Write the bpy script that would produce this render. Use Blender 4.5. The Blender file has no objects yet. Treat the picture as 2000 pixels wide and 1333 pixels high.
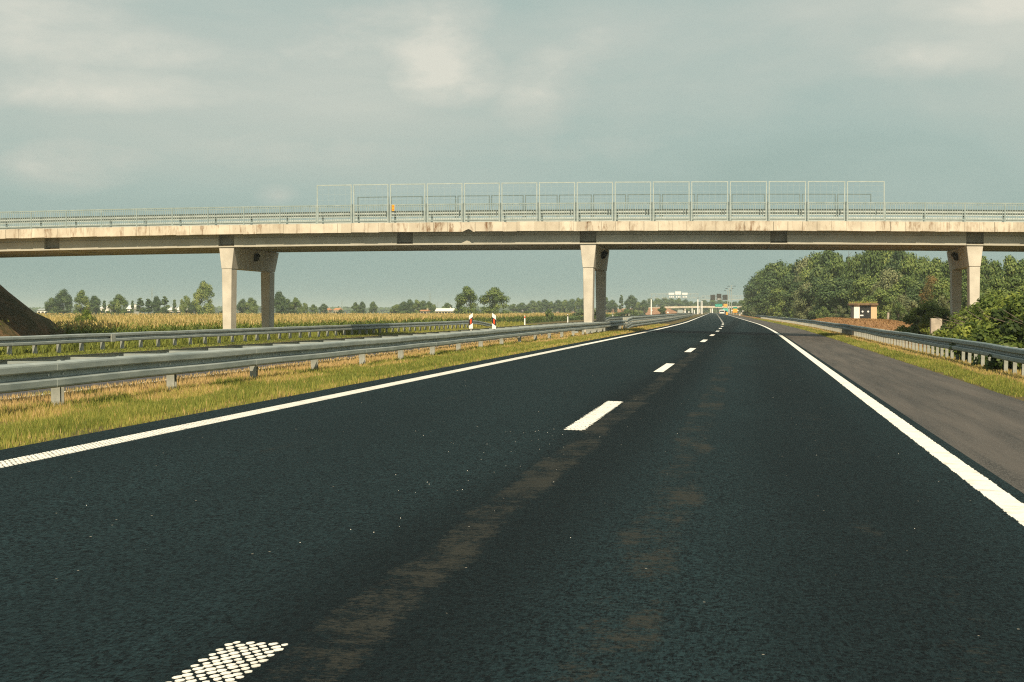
import bpy, math, random
import numpy as np
from math import radians as R, tan, atan, sin, cos, pi
rnd = random.Random(7); rng = np.random.default_rng(7)
sc = bpy.context.scene
col = sc.collection

# ------------------------------------------------------------------ camera
F = 3500.0; YAW = atan(460 / F); PITCH = atan(58.5 / F); HC = 1.3
cd = bpy.data.cameras.new('camera'); cam = bpy.data.objects.new('camera', cd); col.objects.link(cam)
cd.sensor_width = 36; cd.lens = F / 2000 * 36; cd.clip_start = 0.1; cd.clip_end = 20000
cam.location = (0, 0, HC); cam.rotation_euler = (pi / 2 - PITCH, 0, YAW)
sc.camera = cam

# ------------------------------------------------------------------ world, sun, exposure
SUN_EL = R(42); SUN_AZ = R(165)
w = bpy.data.worlds.new('World'); sc.world = w; w.use_nodes = True
nt = w.node_tree; nt.nodes.clear()
def N(nt, t, **kw):
    n = nt.nodes.new(t)
    for k, v in kw.items():
        if k.startswith('_'): n.inputs[k[1:].replace('_', ' ')].default_value = v
        else: setattr(n, k, v)
    return n
def L(nt, a, b): nt.links.new(a, b)
def ramp(nt, fac, stops, interp='LINEAR'):
    r = nt.nodes.new('ShaderNodeValToRGB'); e = r.color_ramp.elements; r.color_ramp.interpolation = interp
    while len(e) > 1: e.remove(e[-1])
    e[0].position = stops[0][0]; c = stops[0][1]; e[0].color = (*c, 1) if len(c) == 3 else c
    for p, c in stops[1:]:
        x = e.new(p); x.color = (*c, 1) if len(c) == 3 else c
    if fac is not None: nt.links.new(fac, r.inputs[0])
    return r
def mixc(nt, fac, a, b, mode='MIX'):
    m = nt.nodes.new('ShaderNodeMix'); m.data_type = 'RGBA'; m.blend_type = mode
    for s, v in ((0, fac), (6, a), (7, b)):
        if hasattr(v, 'links'): nt.links.new(v, m.inputs[s])
        else: m.inputs[s].default_value = v if s == 0 else (*v, 1)
    return m.outputs[2]
def math_(nt, op, a, b=None, c=None, clamp=False):
    m = nt.nodes.new('ShaderNodeMath'); m.operation = op; m.use_clamp = clamp
    for i, v in enumerate((a, b, c)):
        if v is None: continue
        if hasattr(v, 'links'): nt.links.new(v, m.inputs[i])
        else: m.inputs[i].default_value = v
    return m.outputs[0]
sky = N(nt, 'ShaderNodeTexSky'); sky.sky_type = 'NISHITA'; sky.sun_disc = False
sky.sun_elevation = SUN_EL; sky.sun_rotation = SUN_AZ; sky.dust_density = 3; sky.air_density = 1.2
tc = N(nt, 'ShaderNodeTexCoord')
def wnoise(scale, loc, nscale, detail, rough, dist=0.0):
    mp = N(nt, 'ShaderNodeMapping'); mp.inputs['Scale'].default_value = scale; mp.inputs['Location'].default_value = loc
    L(nt, tc.outputs['Generated'], mp.inputs[0])
    n = N(nt, 'ShaderNodeTexNoise'); n.inputs['Scale'].default_value = nscale; n.inputs['Detail'].default_value = detail
    n.inputs['Roughness'].default_value = rough; n.inputs['Distortion'].default_value = dist
    L(nt, mp.outputs[0], n.inputs[0]); return n.outputs[0]
n1 = wnoise((1, 1, 3.2), (0.3, 0.1, 0.2), 3.0, 6, .55, .3)       # broad veils
n2 = wnoise((1, 1, 2.0), (5.1, 2.0, 1.3), 9.0, 7, .6, .2)        # puffs
def blob(px, py, rx, ry):                                          # a cloud in one direction of the sky
    th = atan((px - 1000) / F) - YAW; el = atan((608 - py) / F)
    c = (sin(th) * cos(el), cos(th) * cos(el), sin(el))
    s = N(nt, 'ShaderNodeVectorMath', operation='SUBTRACT'); L(nt, tc.outputs['Generated'], s.inputs[0]); s.inputs[1].default_value = c
    m = N(nt, 'ShaderNodeVectorMath', operation='MULTIPLY'); L(nt, s.outputs[0], m.inputs[0]); m.inputs[1].default_value = (F / rx, F / rx, F / ry)
    l = N(nt, 'ShaderNodeVectorMath', operation='LENGTH'); L(nt, m.outputs[0], l.inputs[0])
    x = math_(nt, 'SUBTRACT', 1.0, l.outputs['Value'], clamp=True)
    return math_(nt, 'SMOOTH_MIN', x, 1.0, 0.1)
blobs = None
for px, py, rx, ry, a in [(860, 140, 130, 90, 1.0), (850, 40, 170, 110, .6), (670, 60, 160, 80, .45), (1050, 180, 150, 90, .5), (130, 195, 420, 50, .5), (60, 60, 300, 130, .42), (60, 335, 260, 70, .55), (1780, 130, 200, 50, .45), (1130, 95, 130, 60, .3), (545, 385, 60, 30, .28), (1950, 20, 250, 60, .4), (640, 300, 500, 60, .25), (1250, 290, 400, 60, .2), (350, 120, 350, 60, .3)]:
    b = math_(nt, 'MULTIPLY', blob(px, py, rx, ry), a)
    blobs = b if blobs is None else math_(nt, 'ADD', blobs, b)
n3 = wnoise((1, 1, 2.2), (2.7, 3.1, 0.4), 26.0, 7, .62, .4)
nz_ = math_(nt, 'ADD', math_(nt, 'MULTIPLY_ADD', n2, 2.2, -1.1), math_(nt, 'MULTIPLY_ADD', n3, 1.3, -.65))
puff = math_(nt, 'ADD', math_(nt, 'MULTIPLY_ADD', blobs, 1.0, -.12), math_(nt, 'MULTIPLY', nz_, math_(nt, 'MULTIPLY_ADD', blobs, .75, .16)), clamp=True)
v = math_(nt, 'MULTIPLY_ADD', n1, 1.5, -0.42)
sep = N(nt, 'ShaderNodeSeparateXYZ'); L(nt, tc.outputs['Generated'], sep.inputs[0])
up = N(nt, 'ShaderNodeMapRange', interpolation_type='SMOOTHSTEP'); L(nt, sep.outputs[2], up.inputs[0])
up.inputs[1].default_value = 0.0; up.inputs[2].default_value = 0.17; up.inputs[3].default_value = .25; up.inputs[4].default_value = 1.0
cl = math_(nt, 'MULTIPLY_ADD', puff, .85, math_(nt, 'MULTIPLY', math_(nt, 'ADD', v, .20), up.outputs[0]), clamp=True)
CLD = 8.7
cr = ramp(nt, cl, [(0, (.25, .378, .348)), (.32, (.39, .50, .46)), (.62, (.525, .575, .515)), (1, (.74, .725, .625))])
sclc = N(nt, 'ShaderNodeVectorMath', operation='SCALE'); L(nt, cr.outputs[0], sclc.inputs[0]); sclc.inputs['Scale'].default_value = CLD
mixed = mixc(nt, 0.92, sky.outputs[0], sclc.outputs[0])
bg = N(nt, 'ShaderNodeBackground'); bg.inputs[1].default_value = 0.1
L(nt, mixed, bg.inputs[0]); wo = N(nt, 'ShaderNodeOutputWorld'); L(nt, bg.outputs[0], wo.inputs[0])

sd = bpy.data.lights.new('sun', 'SUN'); sd.energy = 5.0; sd.angle = R(0.5); sd.color = (1.0, .83, .60)
so = bpy.data.objects.new('sun', sd); col.objects.link(so)
so.rotation_euler = (pi / 2 - SUN_EL, 0, R(15))
sc.view_settings.view_transform = 'Standard'; sc.view_settings.look = 'None'; sc.view_settings.exposure = 0.2; sc.view_settings.gamma = 1
sc.cycles.max_bounces = 6; sc.cycles.volume_bounces = 0; sc.cycles.transparent_max_bounces = 6
sc.cycles.use_denoising = False; sc.cycles.pixel_filter_type = 'BLACKMAN_HARRIS'; sc.cycles.filter_width = 1.15

# ------------------------------------------------------------------ helpers
def th(px): return atan((px - 1000) / F) - YAW
def U(px, Y): return Y * tan(th(px))                               # world x of a ray at depth Y
def Z(px, py, Y):                                                  # world z of a ray at depth Y
    ph = atan((px - 1000) / F); ax = Y * cos(ph) / cos(ph - YAW)
    return HC + (608 - py) / F * ax
def PXM(px, Y):                                                    # pixels per metre
    ph = atan((px - 1000) / F); return F / (Y * cos(ph) / cos(ph - YAW))
def S(Y):                                                          # the road's gentle bend to the left
    Y = np.asarray(Y, float)
    q = np.clip(Y - 90, 0, 120); return -.5 * .018 / 120 * q * q - .018 * np.clip(Y - 210, 0, None)
def s1(Y): return float(S(Y))
PU = [-4000, -400, -40, -30, -25.5, -23.6, -21, -20.4, -9.25, -9.1, -8.4, -7.5, -6.6, -6.3, -6.1, 4.2, 4.35, 5.2, 6.3, 8, 14, 60, 4000]
PZ = [-1.7, -1.6, -1.5, -1.3, -.5, -.08, -.07, -.13, .16, .165, .11, .11, .155, .158, .12, -.14, -.105, -.07, -.07, -.35, -.6, -.8, -.8]
def mound(u, Y):
    d = np.sqrt(((u - 13.2) / 6.0) ** 2 + ((Y - 205) / 55.0) ** 2)
    return np.clip(1.15 * (1 - d ** 2.2), 0, .92)
def G(u, Y):
    u = np.asarray(u, float); Y = np.asarray(Y, float)
    return np.interp(u, PU, PZ) + mound(u, Y)
def g1(u, Y): return float(G(u, Y))

def tag(o, label=None, cat=None, group=None, kind=None):
    if label: o['label'] = label
    if cat: o['category'] = cat
    if group: o['group'] = group
    if kind: o['kind'] = kind
    return o
def empty(name, loc=(0, 0, 0), label=None, cat=None, group=None, rz=0):
    o = bpy.data.objects.new(name, None); col.objects.link(o); o.location = loc; o.rotation_euler.z = rz
    return tag(o, label, cat, group)
class MB:
    def __init__(s): s.v = []; s.f = []; s.m = []
    def add(s, vs, fs, mi=0):
        b = len(s.v); s.v += [tuple(p) for p in vs]; s.f += [tuple(b + i for i in f) for f in fs]; s.m += [mi] * len(fs); return s
    def box(s, x0, x1, y0, y1, z0, z1, mi=0):
        return s.add([(x0, y0, z0), (x1, y0, z0), (x1, y1, z0), (x0, y1, z0), (x0, y0, z1), (x1, y0, z1), (x1, y1, z1), (x0, y1, z1)],
                     [(0, 3, 2, 1), (4, 5, 6, 7), (0, 1, 5, 4), (1, 2, 6, 5), (2, 3, 7, 6), (3, 0, 4, 7)], mi)
    def frus(s, a, b, mi=0):   # a, b: lists of 4 points (bottom, top)
        return s.add(list(a) + list(b), [(0, 3, 2, 1), (4, 5, 6, 7), (0, 1, 5, 4), (1, 2, 6, 5), (2, 3, 7, 6), (3, 0, 4, 7)], mi)
    def tube(s, pts, rad, n=8, mi=0, cap=True):
        pts = [np.array(p, float) for p in pts]; k = len(pts)
        if not hasattr(rad, '__len__'): rad = [rad] * k
        b = len(s.v)
        for i, p in enumerate(pts):
            d = pts[min(i + 1, k - 1)] - pts[max(i - 1, 0)]; d /= (np.linalg.norm(d) + 1e-9)
            a = np.cross(d, (0, 0, 1)) if abs(d[2]) < .9 else np.cross(d, (0, 1, 0)); a /= np.linalg.norm(a); c = np.cross(a, d)
            for j in range(n):
                t = 2 * pi * j / n; s.v.append(tuple(p + rad[i] * (cos(t) * a + sin(t) * c)))
        for i in range(k - 1):
            for j in range(n):
                s.f.append((b + i * n + j, b + i * n + (j + 1) % n, b + (i + 1) * n + (j + 1) % n, b + (i + 1) * n + j)); s.m.append(mi)
        if cap:
            s.f.append(tuple(b + j for j in range(n))[::-1]); s.m.append(mi)
            s.f.append(tuple(b + (k - 1) * n + j for j in range(n))); s.m.append(mi)
        return s
    def sweep(s, prof, path, mi=0, closed=True):
        # prof: (lateral, z) points ; path: (x, y, z)
        b = len(s.v); n = len(prof)
        for x, y, z in path:
            for l, h in prof: s.v.append((x + l, y, z + h))
        for i in range(len(path) - 1):
            for j in range(n if closed else n - 1):
                k = (j + 1) % n
                s.f.append((b + i * n + j, b + i * n + k, b + (i + 1) * n + k, b + (i + 1) * n + j)); s.m.append(mi)
        if closed:
            s.f.append(tuple(b + j for j in range(n))); s.m.append(mi)
            e = b + (len(path) - 1) * n; s.f.append(tuple(e + j for j in range(n))[::-1]); s.m.append(mi)
        return s
    def ngon_prism(s, pts, d, mi=0):   # pts: 3-D outline, d: extrusion vector
        n = len(pts); q = [tuple(np.array(p) + np.array(d)) for p in pts]
        return s.add(list(pts) + q, [tuple(range(n))[::-1], tuple(range(n, 2 * n))] + [(i, (i + 1) % n, n + (i + 1) % n, n + i) for i in range(n)], mi)
    def build(s, name, mats, parent=None, smooth=False, loc=None, bevel=0):
        me = bpy.data.meshes.new(name); me.from_pydata(s.v, [], s.f); me.update()
        for m in (mats if isinstance(mats, (list, tuple)) else [mats]): me.materials.append(m)
        if len(me.materials) > 1: me.polygons.foreach_set('material_index', s.m)
        if smooth: me.polygons.foreach_set('use_smooth', [True] * len(me.polygons))
        import bmesh
        bm = bmesh.new(); bm.from_mesh(me); bmesh.ops.recalc_face_normals(bm, faces=bm.faces)
        if bevel: bmesh.ops.bevel(bm, geom=list(bm.edges), offset=bevel, segments=1, affect='EDGES')
        bm.to_mesh(me); bm.free()
        o = bpy.data.objects.new(name, me); col.objects.link(o)
        if parent: o.parent = parent
        if loc: o.location = loc
        return o
def npmesh(name, V, Q, mat, tint=None, parent=None, smooth=False):
    me = bpy.data.meshes.new(name); V = np.asarray(V, np.float32); Q = np.asarray(Q, np.int32); k = Q.shape[1]
    me.vertices.add(len(V)); me.vertices.foreach_set('co', V.ravel())
    me.loops.add(Q.size); me.loops.foreach_set('vertex_index', Q.ravel())
    me.polygons.add(len(Q)); me.polygons.foreach_set('loop_start', np.arange(0, Q.size, k, dtype=np.int32))
    me.polygons.foreach_set('loop_total', np.full(len(Q), k, np.int32))
    if smooth: me.polygons.foreach_set('use_smooth', np.ones(len(Q), bool))
    me.update(calc_edges=True)
    if tint is not None:
        a = me.attributes.new('tint', 'FLOAT', 'POINT'); a.data.foreach_set('value', np.asarray(tint, np.float32))
    me.materials.append(mat)
    o = bpy.data.objects.new(name, me); col.objects.link(o)
    if parent: o.parent = parent
    return o
def copy_tree(o, parent=None):
    c = o.copy(); col.objects.link(c); c.parent = parent
    for ch in list(o.children): copy_tree(ch, c)
    return c

# ------------------------------------------------------------------ materials
M = {}
def pm(name, c, rough=.8, c2=None, ns=3.0, metal=0.0, bump=0.0, bs=None, stretch=None, spec=.5, detail=5, lo=.35, hi=.65):
    m = bpy.data.materials.new(name); m.use_nodes = True; t = m.node_tree; b = t.nodes['Principled BSDF']
    b.inputs['Roughness'].default_value = rough; b.inputs['Metallic'].default_value = metal; b.inputs['Specular IOR Level'].default_value = spec
    if c2 is None: b.inputs['Base Color'].default_value = (*c, 1)
    co = N(t, 'ShaderNodeTexCoord'); mp = N(t, 'ShaderNodeMapping'); L(t, co.outputs['Object'], mp.inputs[0])
    if stretch: mp.inputs['Scale'].default_value = stretch
    if c2 is not None:
        n = N(t, 'ShaderNodeTexNoise'); n.inputs['Scale'].default_value = ns; n.inputs['Detail'].default_value = detail; n.inputs['Roughness'].default_value = .6
        L(t, mp.outputs[0], n.inputs[0]); r = ramp(t, n.outputs[0], [(lo, c), (hi, c2)]); L(t, r.outputs[0], b.inputs['Base Color'])
    if bump:
        n = N(t, 'ShaderNodeTexNoise'); n.inputs['Scale'].default_value = bs or ns * 4; n.inputs['Detail'].default_value = 4
        L(t, mp.outputs[0], n.inputs[0]); bp = N(t, 'ShaderNodeBump'); bp.inputs['Strength'].default_value = bump; bp.inputs['Distance'].default_value = .05
        L(t, n.outputs[0], bp.inputs['Height']); L(t, bp.outputs[0], b.inputs['Normal'])
    M[name] = m; return m
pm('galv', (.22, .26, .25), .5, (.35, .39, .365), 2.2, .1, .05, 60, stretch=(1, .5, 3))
pm('galv_dark', (.11, .155, .16), .5, (.17, .22, .22), 2.0, .15, .04, 60)  # galv darkened: the right barrier's sunless face is put into the colour
pm('galv_post', (.28, .30, .26), .6, (.44, .45, .40), 5, .2)
pm('rail_blue', (.24, .31, .305), .5, (.33, .40, .39), 4, .05)
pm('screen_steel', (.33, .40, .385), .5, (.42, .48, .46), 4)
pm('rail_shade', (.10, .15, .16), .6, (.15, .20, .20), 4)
pm('rail_pale', (.40, .44, .42), .5, (.32, .36, .34), 3, .1)
pm('white_paint', (.58, .56, .50), .6, (.86, .84, .76), 5, bump=.1, bs=60, lo=.30, hi=.50, detail=8)
pm('white_plain', (.8, .8, .77), .5)
pm('cream', (.72, .62, .42), .7, (.6, .52, .36), 1)
pm('wood_tan', (.58, .42, .24), .7, (.66, .5, .3), 2, stretch=(8, 8, .3))
pm('roof_tile', (.55, .26, .10), .8, (.42, .2, .1), 1)
pm('dark_metal', (.012, .014, .016), .4, (.03, .033, .035), 6)
pm('charcoal', (.035, .035, .033), .5, (.05, .05, .045), 3)
pm('red_reflector', (.75, .09, .02), .35)
pm('black_paint', (.012, .01, .01), .5)
pm('green_sign', (.0, .27, .19), .45)
pm('green_light', (.08, .5, .4), .45)
pm('orange_sign', (.9, .38, .03), .45)
pm('soil_red', (.22, .10, .05), .95, (.34, .18, .09), .35, bump=.3)
pm('bark', (.09, .07, .05), .9, (.16, .13, .1), 6, bump=.3)
pm('rubber', (.02, .02, .02), .8)
pm('glass_dark', (.015, .02, .025), .1)
pm('roof_moss', (.09, .06, .035), .95, (.20, .13, .07), 3, bump=.4)
pm('dirty_concrete', (.27, .24, .19), .9, (.5, .44, .35), 2.5, bump=.2)
pm('pier_concrete', (.50, .465, .39), .85, (.64, .60, .51), 1.1, bump=.12, bs=25)
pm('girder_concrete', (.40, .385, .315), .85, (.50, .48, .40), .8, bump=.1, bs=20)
pm('girder_shaded', (.24, .235, .20), .9, (.31, .30, .26), 2)  # girder concrete with the shade of the recesses painted into its colour

def fascia_mat():
    m = bpy.data.materials.new('fascia_concrete'); m.use_nodes = True; t = m.node_tree; b = t.nodes['Principled BSDF']; b.inputs['Roughness'].default_value = .9
    co = N(t, 'ShaderNodeTexCoord'); sp = N(t, 'ShaderNodeSeparateXYZ'); L(t, co.outputs['Object'], sp.inputs[0])
    n = N(t, 'ShaderNodeTexNoise'); n.inputs['Scale'].default_value = 1.6; n.inputs['Detail'].default_value = 6; L(t, co.outputs['Object'], n.inputs[0])
    base = ramp(t, n.outputs[0], [(.3, (.58, .515, .41)), (.7, (.73, .665, .54))])
    mp = N(t, 'ShaderNodeMapping'); mp.inputs['Scale'].default_value = (1.6, 1, .5); L(t, co.outputs['Object'], mp.inputs[0])
    n2 = N(t, 'ShaderNodeTexNoise'); n2.inputs['Scale'].default_value = 2.4; n2.inputs['Detail'].default_value = 8; n2.inputs['Roughness'].default_value = .72; L(t, mp.outputs[0], n2.inputs[0])
    n3 = N(t, 'ShaderNodeTexNoise'); n3.inputs['Scale'].default_value = .16; n3.inputs['Detail'].default_value = 3; L(t, co.outputs['Object'], n3.inputs[0])
    st = math_(t, 'MULTIPLY', ramp(t, n2.outputs[0], [(.50, (0, 0, 0)), (.66, (1, 1, 1))]).outputs[0], ramp(t, n3.outputs[0], [(.42, (.15, .15, .15)), (.58, (1, 1, 1))]).outputs[0])
    c = mixc(t, st, base.outputs[0], (.22, .12, .055))
    # per-panel tone: each slab was cast on its own
    pn = math_(t, 'FLOOR', math_(t, 'DIVIDE', sp.outputs[0], .745)); wn = N(t, 'ShaderNodeTexWhiteNoise', noise_dimensions='1D'); L(t, pn, wn.inputs['W'])
    c = mixc(t, 1.0, c, ramp(t, wn.outputs[0], [(0, (.80, .79, .77)), (1, (1, 1, 1))]).outputs[0], 'MULTIPLY')
    L(t, c, b.inputs['Base Color']); M['fascia'] = m
fascia_mat()

def leaf_mat(name, stops, trans=.16, rough=.6, island=True):
    m = bpy.data.materials.new(name); m.use_nodes = True; t = m.node_tree; b = t.nodes['Principled BSDF']
    b.inputs['Roughness'].default_value = rough; b.inputs['Specular IOR Level'].default_value = .25
    at = N(t, 'ShaderNodeAttribute', attribute_name='tint'); oi = N(t, 'ShaderNodeObjectInfo')
    f = math_(t, 'ADD', at.outputs['Fac'], math_(t, 'MULTIPLY_ADD', oi.outputs['Random'], .36, -.18), clamp=True) if island else at.outputs['Fac']
    r = ramp(t, f, stops); L(t, r.outputs[0], b.inputs['Base Color'])
    tr = N(t, 'ShaderNodeBsdfTranslucent'); L(t, r.outputs[0], tr.inputs[0]); mx = N(t, 'ShaderNodeMixShader'); mx.inputs[0].default_value = trans
    L(t, b.outputs[0], mx.inputs[1]); L(t, tr.outputs[0], mx.inputs[2]); L(t, mx.outputs[0], t.nodes['Material Output'].inputs[0])
    M[name] = m; return m
leaf_mat('leaf_green', [(0, (.045, .08, .024)), (.5, (.12, .178, .048)), (1, (.28, .32, .09))])
leaf_mat('leaf_dark', [(0, (.032, .062, .028)), (.5, (.080, .130, .046)), (1, (.18, .235, .075))])
leaf_mat('leaf_pale', [(0, (.08, .105, .05)), (.5, (.17, .195, .085)), (1, (.30, .31, .16))])
leaf_mat('leaf_autumn', [(0, (.09, .085, .03)), (.5, (.18, .14, .045)), (1, (.32, .19, .06))])
leaf_mat('leaf_bramble', [(0, (.03, .055, .012)), (.5, (.12, .17, .03)), (1, (.32, .36, .07))], .3)
leaf_mat('grass_blade', [(0, (.09, .12, .025)), (.35, (.24, .27, .05)), (.6, (.40, .36, .09)), (.8, (.52, .36, .14)), (1, (.72, .53, .26))], .3, .7, False)
leaf_mat('mound_blade', [(0, (.14, .09, .035)), (.6, (.26, .15, .065)), (1, (.42, .27, .12))], .2, .8, False)
leaf_mat('corn_leaf', [(0, (.06, .10, .015)), (.3, (.16, .21, .03)), (.5, (.27, .26, .065)), (.75, (.44, .33, .11)), (1, (.58, .45, .20))], .25, .75, False)

def asphalt(name, dark, mid, worn, wornmask=True, specks=True):
    m = bpy.data.materials.new(name); m.use_nodes = True; t = m.node_tree; b = t.nodes['Principled BSDF']
    co = N(t, 'ShaderNodeTexCoord'); P = co.outputs['Object']; sp = N(t, 'ShaderNodeSeparateXYZ'); L(t, P, sp.inputs[0]); X, Y = sp.outputs[0], sp.outputs[1]
    def noise(s, d=4, r=.6, sc3=None):
        n = N(t, 'ShaderNodeTexNoise'); n.inputs['Scale'].default_value = s; n.inputs['Detail'].default_value = d; n.inputs['Roughness'].default_value = r
        if sc3: mp = N(t, 'ShaderNodeMapping'); mp.inputs['Scale'].default_value = sc3; L(t, P, mp.inputs[0]); L(t, mp.outputs[0], n.inputs[0])
        else: L(t, P, n.inputs[0])
        return n.outputs[0]
    ag = math_(t, 'ADD', math_(t, 'MULTIPLY', noise(80, 2, .75, (1, .22, 1)), .62), math_(t, 'MULTIPLY', noise(34, 4, .85, (1, .3, 1)), .38)); big = noise(.42, 5, .6, (1.4, .22, 1))
    vo = N(t, 'ShaderNodeTexVoronoi'); vo.inputs['Scale'].default_value = 55; L(t, P, vo.inputs[0])
    vsp = N(t, 'ShaderNodeSeparateColor'); L(t, vo.outputs['Color'], vsp.inputs[0])
    base = mixc(t, ramp(t, ag, [(.46, (0, 0, 0)), (.585, (1, 1, 1))]).outputs[0], dark, mid)
    v3 = N(t, 'ShaderNodeTexVoronoi'); v3.inputs['Scale'].default_value = 46 if wornmask else 50; v3.inputs['Randomness'].default_value = 1; L(t, P, v3.inputs[0]); v3s = N(t, 'ShaderNodeSeparateColor'); L(t, v3.outputs['Color'], v3s.inputs[0])
    if wornmask: base = mixc(t, ramp(t, v3s.outputs[1], [(.0, (.45, .45, .45)), (.60, (0, 0, 0)), (.82, (0, 0, 0)), (1, (.7, .7, .7))]).outputs[0], base, (.024, .050, .056))
    base = mixc(t, math_(t, 'MULTIPLY', ramp(t, big, [(.35, (0, 0, 0)), (.65, (1, 1, 1))]).outputs[0], .5), base, tuple(.35 * a for a in mid))
    if wornmask:
        mus = None
        for cx, hw, am in ((-1.45, .85, .55), (.75, 1.0, .38)):          # tar rich, rubber darkened bands
            d = math_(t, 'ABSOLUTE', math_(t, 'SUBTRACT', math_(t, 'MULTIPLY_ADD', big, .8, X), cx + .4)); e = N(t, 'ShaderNodeMapRange', interpolation_type='SMOOTHSTEP'); L(t, d, e.inputs[0])
            e.inputs[1].default_value = hw; e.inputs[2].default_value = hw * .2; e.inputs[3].default_value = 0; e.inputs[4].default_value = am; base = mixc(t, e.outputs[0], base, dark)
        wob = math_(t, 'MULTIPLY_ADD', noise(.35, 4, .6), .9, -.45)
        grit = math_(t, 'ADD', math_(t, 'MULTIPLY', noise(26, 4, .85), .55), math_(t, 'MULTIPLY', noise(5.5, 6, .8, (.6, 1.2, 1)), .45))
        for cx, hw, ns, amt, yl, yh, seed in [(-1.56, .30, 1.1, .0, 8.0, 75, 0), (-.52, .38, 1.3, -.12, 4, 60, 1), (.85, .5, 1.2, -.34, 10, 90, 2), (-3.9, .6, 1.0, -.42, 10, 90, 3)]:
            d = math_(t, 'ABSOLUTE', math_(t, 'SUBTRACT', math_(t, 'MULTIPLY_ADD', wob, .35, X), cx))
            e = N(t, 'ShaderNodeMapRange', interpolation_type='SMOOTHSTEP'); L(t, d, e.inputs[0])
            e.inputs[1].default_value = hw; e.inputs[2].default_value = hw * .3; e.inputs[3].default_value = 0; e.inputs[4].default_value = 1
            n = noise(ns, 6, .7, (1.3, .42, 1))
            yy = N(t, 'ShaderNodeMapRange', interpolation_type='SMOOTHSTEP'); L(t, Y, yy.inputs[0]); yy.inputs[1].default_value = yh; yy.inputs[2].default_value = yl + (yh - yl) * .45
            q = math_(t, 'ADD', math_(t, 'MULTIPLY', math_(t, 'SUBTRACT', grit, .5), 2.7), math_(t, 'MULTIPLY_ADD', n, 2.0, -1.0 + amt))
            q = ramp(t, math_(t, 'ADD', math_(t, 'ADD', q, .42), math_(t, 'MULTIPLY_ADD', e.outputs[0], .9, -.9)), [(.30, (0, 0, 0)), (.58, (1, 1, 1))]).outputs[0]
            q = math_(t, 'MULTIPLY', q, yy.outputs[0])
            mus = q if mus is None else math_(t, 'MAXIMUM', mus, q)
        base = mixc(t, math_(t, 'MULTIPLY', mus, .88), base, worn)
    else:
        st = noise(1.0, 6, .7, (2.2, .10, 1)); base = mixc(t, ramp(t, st, [(.35, (0, 0, 0)), (.65, (1, 1, 1))]).outputs[0], base, worn)
    if specks:
        v2 = N(t, 'ShaderNodeTexVoronoi'); v2.inputs['Scale'].default_value = 16; L(t, P, v2.inputs[0]); v2s = N(t, 'ShaderNodeSeparateColor'); L(t, v2.outputs['Color'], v2s.inputs[0])
        near = math_(t, 'LESS_THAN', v2.outputs['Distance'], .10); pick = math_(t, 'GREATER_THAN', v2s.outputs[0], .985)
        base = mixc(t, math_(t, 'MULTIPLY', near, pick), base, (.35, .32, .26))
    L(t, base, b.inputs['Base Color']); b.inputs['Roughness'].default_value = .7; b.inputs['Specular IOR Level'].default_value = .06 if wornmask else .2
    bp = N(t, 'ShaderNodeBump'); bp.inputs['Strength'].default_value = .85; bp.inputs['Distance'].default_value = .012
    L(t, math_(t, 'ADD', ag, math_(t, 'MULTIPLY', vo.outputs['Distance'], .6)), bp.inputs['Height']); L(t, bp.outputs[0], b.inputs['Normal'])
    M[name] = m; return m
asphalt('asphalt_new', (.0004, .0014, .0018), (.0130, .0300, .0355), (.031, .031, .025))
asphalt('asphalt_old', (.036, .034, .031), (.105, .098, .088), (.105, .092, .080), False, False)
asphalt('asphalt_far', (.045, .047, .052), (.08, .082, .09), (.09, .085, .085), False, False)

def ground_mat(name, a, b_, c, s1_=.35, s2_=6.0):
    m = bpy.data.materials.new(name); m.use_nodes = True; t = m.node_tree; b = t.nodes['Principled BSDF']; b.inputs['Roughness'].default_value = .95; b.inputs['Specular IOR Level'].default_value = .1
    co = N(t, 'ShaderNodeTexCoord')
    n = N(t, 'ShaderNodeTexNoise'); n.inputs['Scale'].default_value = s1_; n.inputs['Detail'].default_value = 8; n.inputs['Roughness'].default_value = .7; L(t, co.outputs['Object'], n.inputs[0])
    n2 = N(t, 'ShaderNodeTexNoise'); n2.inputs['Scale'].default_value = s2_; n2.inputs['Detail'].default_value = 6; n2.inputs['Roughness'].default_value = .75; L(t, co.outputs['Object'], n2.inputs[0])
    x = mixc(t, ramp(t, n.outputs[0], [(.4, (0, 0, 0)), (.6, (1, 1, 1))]).outputs[0], a, b_); x = mixc(t, ramp(t, n2.outputs[0], [(.45, (0, 0, 0)), (.65, (1, 1, 1))]).outputs[0], x, c)
    L(t, x, b.inputs['Base Color']); bp = N(t, 'ShaderNodeBump'); bp.inputs['Strength'].default_value = .6; bp.inputs['Distance'].default_value = .06
    L(t, n2.outputs[0], bp.inputs['Height']); L(t, bp.outputs[0], b.inputs['Normal']); M[name] = m
ground_mat('field', (.20, .155, .06), (.12, .12, .04), (.26, .19, .08), .05, 2)
ground_mat('verge_soil', (.09, .075, .04), (.17, .125, .06), (.08, .085, .03), .8, 9)
ground_mat('dry_mound', (.30, .16, .075), (.38, .22, .10), (.20, .10, .05), .5, 3.5)
ground_mat('bank_soil_shaded', (.075, .065, .03), (.18, .11, .06), (.035, .04, .016), .35, 2.5)  # weedy soil, its colour darkened to carry the shade under the deck
ground_mat('bank_bare_sunlit', (.40, .24, .13), (.50, .33, .19), (.25, .14, .08), .4, 3)  # bare tan soil, its colour brightened to carry the sun on the front slope

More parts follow.
